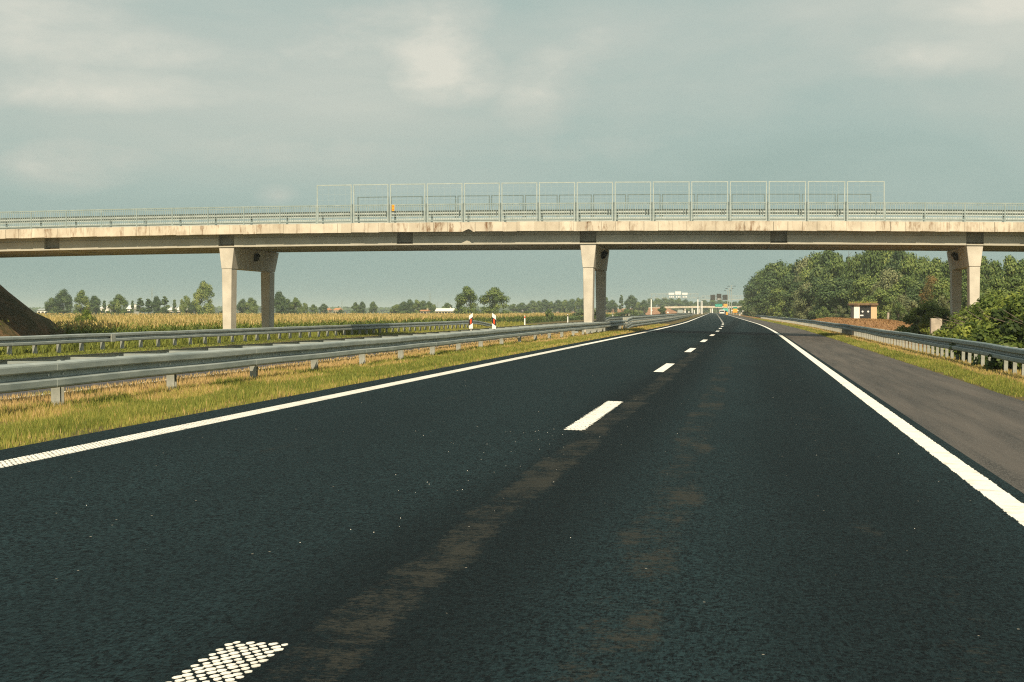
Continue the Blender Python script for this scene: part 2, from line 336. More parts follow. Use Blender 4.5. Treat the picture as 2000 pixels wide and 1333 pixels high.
# ------------------------------------------------------------------ ground sheet, roads, markings
Ys = np.concatenate([np.arange(-20, 130, 4), np.arange(130, 300, 6), np.arange(300, 700, 20), np.arange(700, 1600, 60), [1800, 2200, 3000, 5000, 9000]])
us = np.array([-6000, -2000, -800, -400, -200, -100, -60, -40, -35, -30, -27, -25.5, -24.5, -23.6, -22.5, -21, -20.4, -15, -9.25, -9.1, -8.7, -8.3, -7.5, -6.8, -6.3, -6.1, -3, 0, 4.2, 4.35, 4.8, 5.2, 5.8, 6.3, 7, 8, 9, 10, 11, 12, 13, 14, 15, 16, 17, 18, 19, 20, 22, 30, 60, 200, 600, 2000, 6000])
UU, YY = np.meshgrid(us, Ys); ZZ = G(UU, YY)
fall = np.exp(-np.clip(np.abs(UU) - 60, 0, None) / 200)
V = np.stack([UU + S(YY) * fall, YY, ZZ], -1).reshape(-1, 3); nu = len(us)
Q = [(j * nu + i, j * nu + i + 1, (j + 1) * nu + i + 1, (j + 1) * nu + i) for j in range(len(Ys) - 1) for i in range(nu - 1)]
gr = npmesh('ground', V, Q, M['field'], smooth=True); tag(gr, kind='structure'); gr.data.materials.append(M['verge_soil']); gr.data.materials.append(M['dry_mound'])
mi = []
for j in range(len(Ys) - 1):
    for i in range(nu - 1):
        uc = (us[i] + us[i + 1]) / 2; yc = (Ys[j] + Ys[j + 1]) / 2
        k = 1 if -26 < uc < 8.5 else 0
        if uc > 6.4 and mound(uc, yc) > .01: k = 2
        if 5.2 < uc < 9 and yc > 62: k = 2
        mi.append(k)
gr.data.polygons.foreach_set('material_index', mi)

def strip(name, u0, u1, y0, y1, mat, dz, zf, step=4.0, parent=None, nseg=1, kind='structure'):
    n = max(1, int(abs(y1 - y0) / step)); mb = MB(); ys = [y0 + (y1 - y0) * i / n for i in range(n + 1)]
    vs = []; k = nseg + 1
    for y in ys:
        for q in range(k):
            u = u0 + (u1 - u0) * q / nseg; vs.append((u + s1(y), y, zf(u) + dz))
    fs = [(i * k + q, i * k + q + 1, (i + 1) * k + q + 1, (i + 1) * k + q) for i in range(n) for q in range(nseg)]
    mb.add(vs, fs); o = mb.build(name, M[mat], parent); 
    if not parent: tag(o, kind=kind)
    return o
zr = lambda u: -.025 * u                      # our carriageway falls to the right
zl = lambda u: .18 + .025 * (u + 9.2)          # the other one falls to the left
strip('motorway_road', -6.12, 2.03, -6, 1100, 'asphalt_new', .0, zr, nseg=2)
strip('hard_shoulder_road', 2.03, 4.28, -6, 1100, 'asphalt_old', .0, zr)
strip('opposite_road', -20.4, -9.22, -6, 1100, 'asphalt_far', .0, zl, nseg=2)
# edge joint: dark sealed strip along the right edge line
def dots(cx, cols, y0, y1, px_, py_, ra, rb, shear=.2, n=8):
    mb = MB(); row = 0; y = y0
    while y < y1:
        for c in range(cols):
            u = cx + (c - (cols - 1) / 2 + (.25 if row % 2 else -.25)) * px_ + rnd.uniform(-.003, .003); yy = y + rnd.uniform(-.006, .006)
            s_ = rnd.uniform(.82, 1.15); vs = []
            for k in range(n):
                q = rnd.uniform(.85, 1.12); dy = rb * s_ * sin(2 * pi * k / n) * q; vs.append((u + ra * s_ * cos(2 * pi * k / n) * q + dy * shear, yy + dy))
            mb.add([(a, b, zr(a) + .0005) for a, b in vs] + [(a, b, zr(a) + .0032) for a, b in vs], [tuple(range(n, 2 * n))] + [(k, (k + 1) % n, n + (k + 1) % n, n + k) for k in range(n)])
        y += py_; row += 1
    return mb
# left edge line: thin base and raised ribs
def ribs(u0, u1, y0, y1, pitch, gap, dz, mb):
    y = y0
    while y < y1:
        a, b = y, y + pitch - gap; j = [rnd.uniform(-.006, .006) for _ in range(4)]
        vs = [(u0 + j[0], a + j[1], zr(u0) + dz), (u1 + j[2], a + j[3], zr(u1) + dz), (u1 + j[2], b + j[1], zr(u1) + dz), (u0 + j[0], b + j[3], zr(u0) + dz)]
        lo = [(x, yy, z - dz) for x, yy, z in vs]; vs = [(x, yy, z + .003) for x, yy, z in vs]
        mb.add(lo + vs, [(4, 5, 6, 7), (0, 1, 5, 4), (1, 2, 6, 5), (2, 3, 7, 6), (3, 0, 4, 7)]); y += pitch
line = empty('road_markings'); tag(line, kind='structure')
mb = MB(); y = 8.0
while y < 60:
    g_ = .020 + .00015 * y
    for k in range(3):
        u0 = -5.70 + k * .0735; u1 = u0 + .0735; ya = y - .14 * k + rnd.uniform(-.004, .004); yb = ya - .11; w_ = .084 - g_ + rnd.uniform(-.003, .005)
        lo = [(u0, ya, zr(u0)), (u1, yb, zr(u1)), (u1, yb + w_, zr(u1)), (u0, ya + w_, zr(u0))]; mb.add(lo + [(a, b, c + .0035) for a, b, c in lo], [(4, 5, 6, 7), (0, 1, 5, 4), (1, 2, 6, 5), (2, 3, 7, 6), (3, 0, 4, 7)])
    y += .084
mb.build('left_edge_line', M['white_paint'], line)
strip('left_edge_line', -5.70, -5.48, 60, 1000, 'white_paint', .005, zr, parent=line)
mb = MB(); ribs(1.71, 1.91, 2, 34, .10, .012, .0012, mb); mb.build('right_edge_line', M['white_paint'], line)
strip('right_edge_line', 1.71, 1.91, 34, 1000, 'white_paint', .005, zr, parent=line)
# lane dashes: the nearest is a field of oval studs, the next ridged, the rest plain
dots(-1.825, 5, 1.0, 6.57, .046, .050, .0140, .0235).build('lane_dash', M['white_paint'], line)
dots(-1.815, 5, 18.85, 24.85, .041, .11, .0225, .066, 0).build('lane_dash', M['white_paint'], line)
for k in range(2, 50):
    y0 = 18.85 + 18 * (k - 1); strip('lane_dash', -1.915, -1.715, y0, y0 + 6, 'white_paint', .005, zr, step=3, parent=line)
strip('opposite_edge_line', -9.50, -9.32, -4, 1000, 'white_paint', .005, zl, parent=line)
strip('opposite_edge_line', -17.2, -17.0, -4, 1000, 'white_paint', .005, zl, parent=line)
for k in range(0, 40): strip('opposite_lane_dash', -13.4, -13.2, 20 + 18 * k, 26 + 18 * k, 'white_paint', .005, zl, step=3, parent=line)

# ------------------------------------------------------------------ crash barriers
WP = [(0, 0), (.05, -.004), (.078, -.018), (.083, -.035), (.083, -.098), (.07, -.112), (.006, -.128), (0, -.14), (0, -.17), (.006, -.182), (.07, -.198), (.083, -.212), (.083, -.275), (.078, -.292), (.05, -.306), (0, -.31)]
def wprof(side, out=0):
    a = [(side * (x + out), z) for x, z in WP]; return a + [(p[0] - side * .006, p[1]) for p in reversed(a)]
def rail_panels(parent, u, side, zt, y0, y1, mat, plen=4.0, lab='rail_panel', wob=.006):
    """zt: height of top edge over the road datum z(u)"""
    y = y0; i = 0
    while y < y1:
        e = min(y + plen + .12, y1); n = 3
        path = [(uf(u, a) + s1(a) + side * .0035 * (i % 2) + wob * sin(a * .7), a, zt(a) + .004 * sin(a * .9)) for a in [y + (e - y) * k / n for k in range(n + 1)]]
        MB().sweep(wprof(side), path).build(lab, M[mat], parent); y += plen; i += 1
def uf(u, y): return u(y) if callable(u) else u
def post_mesh(h, wd=.10, dp=.055, t=.006):
    mb = MB(); mb.box(-dp, dp, -t / 2 - wd / 2 + t, -wd / 2 + t, 0, h); mb.box(-dp, dp, wd / 2 - t, wd / 2, 0, h); mb.box(dp - .001, dp + t, -wd / 2, wd / 2 + .001, 0, h + .001); return mb
def posts(parent, u, ys, zb, h, mat='galv_post', wd=.10, dp=.055, rz=0, name='post', cap=100):
    src = post_mesh(h, wd, dp).build(name, M[mat], parent); ys = list(ys)
    for i, y in enumerate(ys[:cap]):
        o = src if i == 0 else src.copy()
        if i: col.objects.link(o)
        o.location = (uf(u, y) + s1(y), y, zb(y)); o.rotation_euler = (rnd.uniform(-.02, .02), rnd.uniform(-.03, .03), rz + rnd.uniform(-.05, .05))
    if len(ys) > cap:
        mb = MB(); 
        for y in ys[cap:]:
            x = uf(u, y) + s1(y); mb.box(x - dp, x + dp, y - wd / 2, y + wd / 2, zb(y), zb(y) + h)
        tag(mb.build(name, M[mat], parent), kind='stuff')
def bolts(parent, u, side, zt, ys, mat='white_plain', r=.012):
    src = MB().tube([(0, 0, 0), (side * .014, 0, 0)], r, 8).build('bolt', M[mat], parent)
    for i, y in enumerate(list(ys)[:100]):
        o = src if i == 0 else src.copy()
        if i: col.objects.link(o)
        o.location = (uf(u, y) + s1(y) + side * .012, y, zt(y) - .155)
# median barrier, near part
zt_m = lambda y: .702 + .03 * max(0, min(1, (y - 55) / 33)) + .010 * sin(y * .11)
umf = lambda y: float(np.interp(y, [55, 88], [-8.10, -7.62])); urf = lambda y: -8.95
t = empty('median_crash_barrier', (0, 0, 0), 'double sided steel crash barrier with cross spacers, between the two carriageways', 'crash barrier')
rail_panels(t, umf, 1, zt_m, 7.2, 113.2, 'galv', 4.3); rail_panels(t, urf, -1, zt_m, 7.2, 113.2, 'galv', 4.3)
pys = [20.87 + 4.35 * k for k in range(-2, 16)] + [88 + 1.33 * k for k in range(0, 19)]
posts(t, lambda y: umf(y) - .21, pys, lambda y: .04, .61, wd=.12, rz=pi)
bolts(t, umf, 1, zt_m, [y + d for y in np.arange(12, 62, 2.0) for d in (0, .45)][:60])
for k, y in enumerate(np.arange(10.6, 112, 2.05)):                 # spacers between the two beams
    x = s1(y); z = zt_m(y); mb = MB(); UM = umf(y); UB = urf(y)
    mb.add([(UM - .01 + x, y - .03, z - .002), (UM - .01 + x, y + .62, z - .002), (UM - .10 + x, y - .03, z - .002), (UM - .01 + x, y - .03, z - .012), (UM - .01 + x, y + .62, z - .012), (UM - .10 + x, y - .03, z - .012)],
           [(0, 1, 2), (3, 5, 4), (0, 2, 5, 3), (0, 3, 4, 1), (1, 4, 5, 2)])
    mb.box(UB + .02 + x, UM - .02 + x, y - .035, y + .035, z - .10, z - .02); mb.tube([(UM - .16 + x, y - .05, z - .03), (UM - .16 + x, y - .09, z - .03)], .03, 8)
    mb.build('spacer', M['galv'], t)
# median barrier, tall part past the overpass
t = empty('tall_median_barrier', (0, 0, 0), 'tall crash barrier of two stacked steel beams in the median beyond the middle pier', 'crash barrier')
ztt = lambda y: .94 if y > 118 else .78 + .16 * max(0, (y - 113) / 5)
for side, uu in ((1, -7.55), (-1, -8.95)):
    rail_panels(t, uu, side, ztt, 113.2, 390, 'galv', 8.0, 'upper_rail')
    rail_panels(t, uu, side, lambda y: ztt(y) - .36, 113.2, 390, 'galv', 8.0, 'lower_rail')
posts(t, -7.72, [113.4 + 1.4 * k for k in range(180)], lambda y: .12, .80, wd=.14)
# right barrier
t = empty('roadside_crash_barrier', (0, 0, 0), 'steel crash barrier along the right hard shoulder, in front of the brambles', 'crash barrier')
UR = 5.62; zt_r = lambda y: .535 + .012 * sin(y * .13 + 1) + .008 * sin(y * .31)
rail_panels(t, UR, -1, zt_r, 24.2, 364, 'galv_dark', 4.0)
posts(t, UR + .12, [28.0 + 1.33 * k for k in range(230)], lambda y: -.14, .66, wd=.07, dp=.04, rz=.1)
bolts(t, UR, -1, zt_r, [y + d for y in np.arange(32, 70, 2.0) for d in (0, .4)])
# far-side barrier of the opposite carriageway
t = empty('far_crash_barrier', (0, 0, 0), 'steel crash barrier on the far side of the opposite carriageway, in front of the cornfield', 'crash barrier')
zt_f = lambda y: .53 if y < 146 else .53 - .60 * min(1, max(0, (y - 146) / 16)) ** 1.5
rail_panels(t, -22.3, 1, zt_f, 40.2, 164, 'galv', 4.0)
posts(t, -22.42, [44.4 + 2.0 * k for k in range(52)], lambda y: -.12, .62, wd=.12)
# splice box where two lengths meet
MB().box(-22.23, -22.19, 60.7, 61.1, .22, .48).build('splice_plate', M['galv_post'], t)

# ------------------------------------------------------------------ overpass
DY0, DY1 = 94.0, 104.3
def dz_(u): return 6.02 - 3.0e-4 * (u + 12) ** 2
t = empty('road_overpass', (-12, DY0, 0), 'concrete road overpass on three piers crossing the whole motorway, with blue grey railings', 'bridge'); OV = t
def OL(o): o.location = (-(-12), -DY0, 0)     # children in world coordinates under the offset root
us_ = np.arange(-62, 44.1, 2.0)
def lon(prof, mat, name, u0=-62, u1=44, parent=None, step=2.0):
    """prof (Y, dz) swept along the deck"""
    n = max(1, int(round((u1 - u0) / step))); mb = MB(); k = len(prof); xs = [u0 + (u1 - u0) * i / n for i in range(n + 1)]
    vs = [(x, y, dz_(x) + z) for x in xs for y, z in prof]
    fs = [(i * k + j, i * k + (j + 1) % k, (i + 1) * k + (j + 1) % k, (i + 1) * k + j) for i in range(n) for j in range(k)] + [tuple(range(k)), tuple(n * k + j for j in range(k))[::-1]]
    mb.add(vs, fs); o = mb.build(name, M[mat], parent or OV)
    if parent is None: OL(o)
    return o
def sweepbox(y0, y1, z0, z1): return [(y0, z0), (y1, z0), (y1, z1), (y0, z1)]
lon(sweepbox(94.26, 104.04, -.50, -.12), 'girder_concrete', 'deck')
# edge slabs: one precast slab after another, hairline joints, one with a broken lower corner
kerb = MB(); x = -62.0; k = 0
while x < 44:
    wd = .745; gp = rnd.choice((.002, .006, .010, .014, .016)); a, b = x + gp * .3, x + wd - gp; za, zb = dz_(a), dz_(b); o_ = rnd.uniform(-.006, .006); zo = rnd.uniform(-.012, .008)
    if abs(x + wd / 2 + 14.75) < .38: lowz = [(a, za - .50), (a + .05, za - .50), (a + .22, za - .42), (a + .36, za - .36), (a + .5, za - .40), (b - .1, zb - .50), (b, zb - .50)]
    else: lowz = [(a, za - .50 + rnd.uniform(0, .012)), (b, zb - .50 + rnd.uniform(0, .012))]
    kerb.ngon_prism([(p, 94.0 + o_, q + zo) for p, q in lowz] + [(b, 94.0 + o_, zb + zo), (a, 94.0 + o_, za + zo)], (0, .25 - o_, 0)); x += wd; k += 1
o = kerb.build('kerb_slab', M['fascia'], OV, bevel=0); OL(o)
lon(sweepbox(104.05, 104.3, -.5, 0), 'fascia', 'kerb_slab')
lon(sweepbox(94.252, 95.3, -.119, -.02), 'girder_concrete', 'walkway'); lon(sweepbox(103.0, 104.048, -.119, -.02), 'girder_concrete', 'walkway')
PIERS = [-47.9, -28.1, -8.38, 11.6, 31.4]
MIDS = [(a + b) / 2 for a, b in zip(PIERS[:-1], PIERS[1:])] + [-57.5, 41.2]
cuts = sorted(PIERS + MIDS); hw = .44
segs = []; prev = -62
for c in cuts: segs.append((prev, c - hw)); prev = c + hw
segs.append((prev, 44))
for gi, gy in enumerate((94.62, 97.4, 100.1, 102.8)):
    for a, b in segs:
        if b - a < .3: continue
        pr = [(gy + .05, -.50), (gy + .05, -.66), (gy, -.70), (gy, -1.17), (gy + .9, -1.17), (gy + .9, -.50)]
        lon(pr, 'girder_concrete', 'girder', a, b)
    lon(sweepbox(gy + .30, gy + .75, -1.02, -.502), 'girder_shaded', 'cross_beam')
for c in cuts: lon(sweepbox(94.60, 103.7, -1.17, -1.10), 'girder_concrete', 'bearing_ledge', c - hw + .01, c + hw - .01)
# piers
for c in PIERS[1:]:
    top = dz_(c) - 1.175; g = g1(c, 98) - .3; jt = 3.60
    cap = MB(); ya, yb = 94.66, 104.1
    cap.frus([(c - .29, ya, jt), (c + .29, ya, jt), (c + .29, yb - .42, jt), (c - .29, yb - .42, jt)], [(c - .42, ya, top), (c + .42, ya, top), (c + .42, yb, top), (c - .42, yb, top)])
    co = cap.build('pier_cap', M['pier_concrete'], OV, bevel=.015); OL(co)
    for y0, y1, tw in ((94.68, 95.72, .0), (102.55, 103.64, .0)):
        lg = MB(); lg.frus([(c - .21, y0, g), (c + .21, y0, g), (c + .21, y1, g), (c - .21, y1, g)], [(c - .275, y0, jt - .012), (c + .275, y0, jt - .012), (c + .275, y1, jt - .012), (c - .275, y1, jt - .012)])
        lo_ = lg.build('column', M['pier_concrete'], OV, bevel=.02); OL(lo_)
    s = 1 if c < 0 else -1
    dp = MB(); dp.tube([(c + s * .35, 99.0, top - .55), (c + s * .62, 98.8, top - .30)], .15, 12); dp.tube([(c + s * .40, 99.0, top - .5), (c + s * .46, 98.95, top - .45)], .19, 12)
    d = dp.build('drain_pipe', M['dark_metal'], OV); OL(d)
# railing
def railing(Yr, first, last, screens, nm, bal=True):
    par = bpy.data.objects.new(nm, None); col.objects.link(par); par.parent = OV; OL(par)
    n = int(round((last - first) / 2.0))
    panel_src = None
    for i in range(n):
        a = first + 2 * i; b = a + 2; za, zb = dz_(a) + 0.0, dz_(b) + 0.0
        mb = MB()
        for h, r in ((.96, .032), (.12, .02), (.86, .012)):
            mb.frus([(a, Yr - r, za + h - r), (b, Yr - r, zb + h - r), (b, Yr + r, zb + h - r), (a, Yr + r, za + h - r)], [(a, Yr - r, za + h + r), (b, Yr - r, zb + h + r), (b, Yr + r, zb + h + r), (a, Yr + r, za + h + r)])
        if bal:
            for k in range(1, 16):
                x = a + 2 * k / 16; z = dz_(x); mb.box(x - .014, x + .014, Yr - .014, Yr + .014, z + .12, z + .95)
        mb.build('railing_panel', M['rail_blue'], par)
        if i % 1 == 0: MB().box(a - .032, a + .032, Yr - .03, Yr + .03, za - .05, za + 1.0).build('railing_post', M['rail_blue'], par)
    return par
rl = railing(94.12, -46.97, 25.03, True, 'near_railing')
railing(104.15, -46.97, 25.03, True, 'far_railing')
def screens(Yr, nm, x0=-22.97, n=15, mat='screen_steel'):
    par = bpy.data.objects.new(nm, None); col.objects.link(par); par.parent = OV; OL(par)
    for i in range(n):
        a = x0 + 2 * i + .07; b = x0 + 2 * i + 1.93; za, zb = dz_(a), dz_(b); mb = MB(); r = .026
        for x, z in ((a, za), (b, zb)): mb.box(x - r, x + r, Yr - r, Yr + r, z + .02, z + 2.019)
        for h in (2.05,):
            mb.frus([(a - r, Yr - r, za + h - r), (b + r, Yr - r, zb + h - r), (b + r, Yr + r, zb + h - r), (a - r, Yr + r, za + h - r)], [(a - r, Yr - r, za + h + r), (b + r, Yr - r, zb + h + r), (b + r, Yr + r, zb + h + r), (a - r, Yr + r, za + h + r)])
        for x in np.arange(a + .31, b - .1, .31): mb.box(x - .0025, x + .0025, Yr - .0025, Yr + .0025, dz_(x) + .98, dz_(x) + 2.03)
        for h in np.arange(1.25, 2.0, .3): mb.frus([(a, Yr - .0025, za + h - .0025), (b, Yr - .0025, zb + h - .0025), (b, Yr + .0025, zb + h - .0025), (a, Yr + .0025, za + h - .0025)], [(a, Yr - .0025, za + h + .0025), (b, Yr - .0025, zb + h + .0025), (b, Yr + .0025, zb + h + .0025), (a, Yr + .0025, za + h + .0025)])
        mb.build('screen_frame', M[mat], par)
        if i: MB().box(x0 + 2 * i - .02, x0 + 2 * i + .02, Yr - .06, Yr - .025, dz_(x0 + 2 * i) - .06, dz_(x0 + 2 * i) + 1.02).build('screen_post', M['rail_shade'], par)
    return par
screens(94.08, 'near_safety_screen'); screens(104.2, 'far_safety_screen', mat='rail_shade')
# steel beams on the deck, seen through the railings
for yy, nm in ((95.25, 'deck_guard_rail'), (103.05, 'deck_guard_rail')):
    par = bpy.data.objects.new(nm, None); col.objects.link(par); par.parent = OV; OL(par)
    side = -1 if yy > 98 else 1
    pr = [(yy + side * x * (-1 if yy < 98 else -1) * -1, z + .70) for x, z in WP]; pr2 = pr + [(p[0] + .006, p[1]) for p in reversed(pr)]
    for a in np.arange(-47, 25, 4.0): lon(pr2, 'rail_pale', 'rail_panel', a, a + 4.0, parent=par)
    for a in np.arange(-46.9, 25, 2.0):
        if len([c for c in par.children if c.name.startswith('rail_post')]) < 60: MB().box(a - .05, a + .05, yy + .08, yy + .16, dz_(a) - .1, dz_(a) + .66).build('rail_post', M['galv_dark'], par)
# small orange plate on the railing
Yp = 94.05; xa = U(768, Yp); zc = Z(768, 407, Yp)
mp_ = empty('marker_plate', (xa, Yp, zc - .16), 'small upright orange plate fixed to the bridge railing left of the middle', 'sign')
MB().box(-.07, .07, -.012, 0, 0, .33).build('plate', M['orange_sign'], mp_, bevel=.003)
mb = MB(); mb.tube([(0, -.012, .08), (0, -.018, .08)], .03, 10); mb.tube([(0, -.012, .24), (0, -.018, .24)], .03, 10); mb.build('reflector', M['red_reflector'], mp_)

# ------------------------------------------------------------------ left embankment of the overpass
xs = np.linspace(-75, -34, 62); ysb = np.linspace(78, 124, 60); XX, YB = np.meshgrid(xs, ysb)
fx = np.interp(XX, [-75, -48.3, -45.3, -44.1, -43.1, -41.8, -40.5, -34], [5.0, 5.0, 2.9, 1.86, 1.1, -.2, -1.7, -1.9])
dy = np.maximum(np.clip(93.2 - YB, 0, None) * .62, np.clip(YB - 103, 0, None) * 1.3); fy = 5.0 - dy
ZB = np.minimum(fx, fy) + .18 * np.sin(XX * 1.7 + YB * .6) * np.cos(YB * 1.1) + rng.normal(0, .05, XX.shape)
ZB = np.maximum(ZB, -1.9); k = len(xs)
Vb = np.stack([XX, YB, ZB], -1).reshape(-1, 3)
Qb = [(j * k + i, j * k + i + 1, (j + 1) * k + i + 1, (j + 1) * k + i) for j in range(len(ysb) - 1) for i in range(k - 1)]
em = npmesh('embankment', Vb, Qb, M['bank_soil_shaded'], smooth=True); tag(em, kind='structure')
em.data.materials.append(M['bank_bare_sunlit']); mi = []
for j in range(len(ysb) - 1):
    for i in range(k - 1): mi.append(1 if (ysb[j] < 94.5 + 1.2 * sin(xs[i]) and xs[i] < -41 and ZB[j, i] < 2.0) else 0)  # bare front slope; its edge also paints the border of sun and deck shade
em.data.polygons.foreach_set('material_index', mi)

# ------------------------------------------------------------------ blades, corn, leaves
def blades(name, label, cat, P, h, wd, tint, mat='grass_blade', lean=.35):
    """P (n,3) roots; h, wd, tint arrays -> one mesh of bent blades"""
    n = len(P); a = rng.uniform(0, 2 * pi, n); dx, dy_ = np.cos(a), np.sin(a); la = rng.uniform(0, 2 * pi, n); l = rng.uniform(.1, 1, n) * lean * h
    lx, ly = np.cos(la) * l, np.sin(la) * l; V = np.zeros((n, 6, 3), np.float32)
    for i, (f, q, b) in enumerate(((0, .5, 0), (.55, .42, .35), (1, .06, 1))):
        for s_, j in ((-1, 0), (1, 1)):
            V[:, 2 * i + j, 0] = P[:, 0] + s_ * dx * wd * q + lx * b; V[:, 2 * i + j, 1] = P[:, 1] + s_ * dy_ * wd * q + ly * b
            V[:, 2 * i + j, 2] = P[:, 2] + h * f * (1 - .15 * b)
    b0 = (np.arange(n) * 6)[:, None]; Q = np.concatenate([b0 + [0, 1, 3, 2], b0 + [2, 3, 5, 4]])
    o = npmesh(name, V.reshape(-1, 3), Q, M[mat], np.repeat(tint, 6)); tag(o, label, cat, kind='stuff'); return o
def vnoise(x, y, s, seed=0):
    r = np.random.default_rng(seed); v = np.zeros_like(x)
    for k in range(5):
        a = r.uniform(0, 2 * pi); f = s * (1.7 ** k); v += np.sin((x * cos(a) + y * sin(a)) * f + r.uniform(0, 6)) * np.cos((x * sin(a) - y * cos(a)) * f * .8 + r.uniform(0, 6)) / (1.4 ** k)
    return v / 2.2
def scatter(u0, u1, y0, y1, n0, yref):
    """density n0 per m2 at yref, falling with distance"""
    out = []
    y = y0
    while y < y1:
        e = min(y * 1.12, y1); c = int((u1 - u0) * (e - y) * n0 * min(1.3, (yref / y) ** 1.35)); yy = rng.uniform(y, e, c); uu = rng.uniform(u0, u1, c); out.append(np.stack([uu, yy], 1)); y = e
    return np.concatenate(out)
# green verge left
A = scatter(-8.5, -6.08, 11.5, 150, 2300, 16); nz = vnoise(A[:, 0] * 2.2, A[:, 1], 1.1, 3); ed = -6.16 - .06 * vnoise(A[:, 1], A[:, 1] * .3, 3, 8); keep = (A[:, 0] < ed) & (rng.uniform(-1.4, .6, len(A)) < nz * .9 + .35 * (A[:, 0] > -7.3)); A = A[keep]; nz = nz[keep]
h = rng.uniform(.04, .14, len(A)) * (1 + .45 * nz) * (1 - .35 * (A[:, 0] > -6.35)); wd = .007 * np.maximum(1, A[:, 1] / 17) * rng.uniform(.7, 1.3, len(A))
brown = vnoise(A[:, 0] * 1.6, A[:, 1] * .8, .9, 11); far = np.clip((A[:, 1] - 40) / 60, 0, 1)
ti = .27 + .13 * nz + rng.normal(0, .11, len(A)) + .34 * (brown > .05) * (A[:, 0] < -7.35 + .3 * brown) + .30 * far * (brown > -.3) + .12 * (vnoise(A[:, 0] * 3, A[:, 1], 1.6, 21) > .55) + .18 * (A[:, 0] > -6.32) + .35 * (rng.random(len(A)) < .08)
P = np.stack([A[:, 0] + S(A[:, 1]), A[:, 1], G(A[:, 0], A[:, 1]) - .01], 1)
blades('verge_grass', 'yellowish green grass along the left edge of the near carriageway', 'grass', P, h, wd, np.clip(ti, 0, 1))
# golden dry grass behind the posts
A = scatter(-9.42, -8.45, 13, 140, 1300, 17); P = np.stack([A[:, 0] + S(A[:, 1]), A[:, 1], G(A[:, 0], A[:, 1]) - .01], 1)
nz = vnoise(A[:, 0], A[:, 1], 1.0, 5); h = rng.uniform(.03, .12, len(A)); wd = .006 * np.maximum(1, A[:, 1] / 17); ti = .86 + rng.normal(0, .07, len(A)) - .25 * (nz > .55)
blades('dry_grass', 'golden dry grass under the median crash barrier', 'grass', P, h, wd, np.clip(ti, 0, 1), lean=.2)
# right verge
A = scatter(4.22, 6.6, 30, 330, 650, 38); ed = 4.32 + .09 * vnoise(A[:, 1], A[:, 1] * .4, 1.3, 4); nz = vnoise(A[:, 0] * 2, A[:, 1] * .6, .8, 6); keep = (A[:, 0] > ed) & ((A[:, 0] < 5.05 + .25 * nz) | (rng.random(len(A)) < .45)); A = A[keep]; nz = nz[keep]
P = np.stack([A[:, 0] + S(A[:, 1]), A[:, 1], G(A[:, 0], A[:, 1]) - .01], 1); inner = A[:, 0] < 5.05 + .25 * nz
h = np.where(inner, rng.uniform(.03, .11, len(A)) * (1 + .4 * nz), rng.uniform(.03, .10, len(A))); wd = .013 * np.maximum(1, A[:, 1] / 42)
ti = np.where(inner, .30 + .22 * nz + .3 * (rng.random(len(A)) < .12), .72) + rng.normal(0, .1, len(A))
blades('roadside_grass', 'green and brown grass between the hard shoulder and the right crash barrier', 'grass', P, h, wd, np.clip(ti, 0, 1))
# weeds beyond the far barrier
A = scatter(-30, -20.7, 44, 185, 90, 60); P = np.stack([A[:, 0], A[:, 1], G(A[:, 0], A[:, 1]) - .02], 1); nz = vnoise(A[:, 0], A[:, 1], .6, 9)
h = np.where(A[:, 0] > -22.85, rng.uniform(.03, .09, len(A)), rng.uniform(.2, .55, len(A))) * (1 + .4 * nz); wd = rng.uniform(.03, .08, len(A)); ti = .22 + .15 * nz + rng.normal(0, .1, len(A)) + .25 * np.clip((A[:, 1] - 95) / 40, 0, 1)
blades('roadside_weeds', 'green weeds behind the far crash barrier in front of the corn', 'weeds', P, h, wd, np.clip(ti, 0, 1), lean=.7)
# weeds on the embankment and dry tufts on the mound
A = np.stack([rng.uniform(-60, -36.5, 9000), rng.uniform(80, 112, 9000)], 1)
ii = np.clip(((A[:, 0] + 75) / 41 * 61).astype(int), 0, 61); jj = np.clip(((A[:, 1] - 78) / 46 * 59).astype(int), 0, 59); P = np.stack([A[:, 0], A[:, 1], ZB[jj, ii] - .05], 1)
nz = vnoise(A[:, 0], A[:, 1], .8, 12); kp = (nz > -.05) & (A[:, 1] < 101) & (A[:, 0] < -42); P = P[kp]; nz = nz[kp]
blades('embankment_weeds', 'dark scrubby weeds on the bridge embankment at the left edge', 'weeds', P, rng.uniform(.1, .3, len(P)), rng.uniform(.04, .08, len(P)), np.clip(.1 + .2 * nz + rng.normal(0, .1, len(P)), 0, 1), lean=.8)
A = np.stack([rng.uniform(6.6, 19, 26000), rng.uniform(75, 262, 26000)], 1); kp = (mound(A[:, 0], A[:, 1]) > 0.02) | (A[:, 0] < 8.5); A = A[kp]
P = np.stack([A[:, 0] + S(A[:, 1]), A[:, 1], G(A[:, 0], A[:, 1]) - .02], 1)
o = blades('mound_grass', 'orange brown dry grass on the low mound in front of the electrical hut', 'grass', P, rng.uniform(.06, .2, len(P)), rng.uniform(.04, .1, len(P)), np.clip(.78 + rng.normal(-.15, .2, len(P)) - .5 * (rng.random(len(P)) < .06), 0, 1), mat='mound_blade', lean=.9)
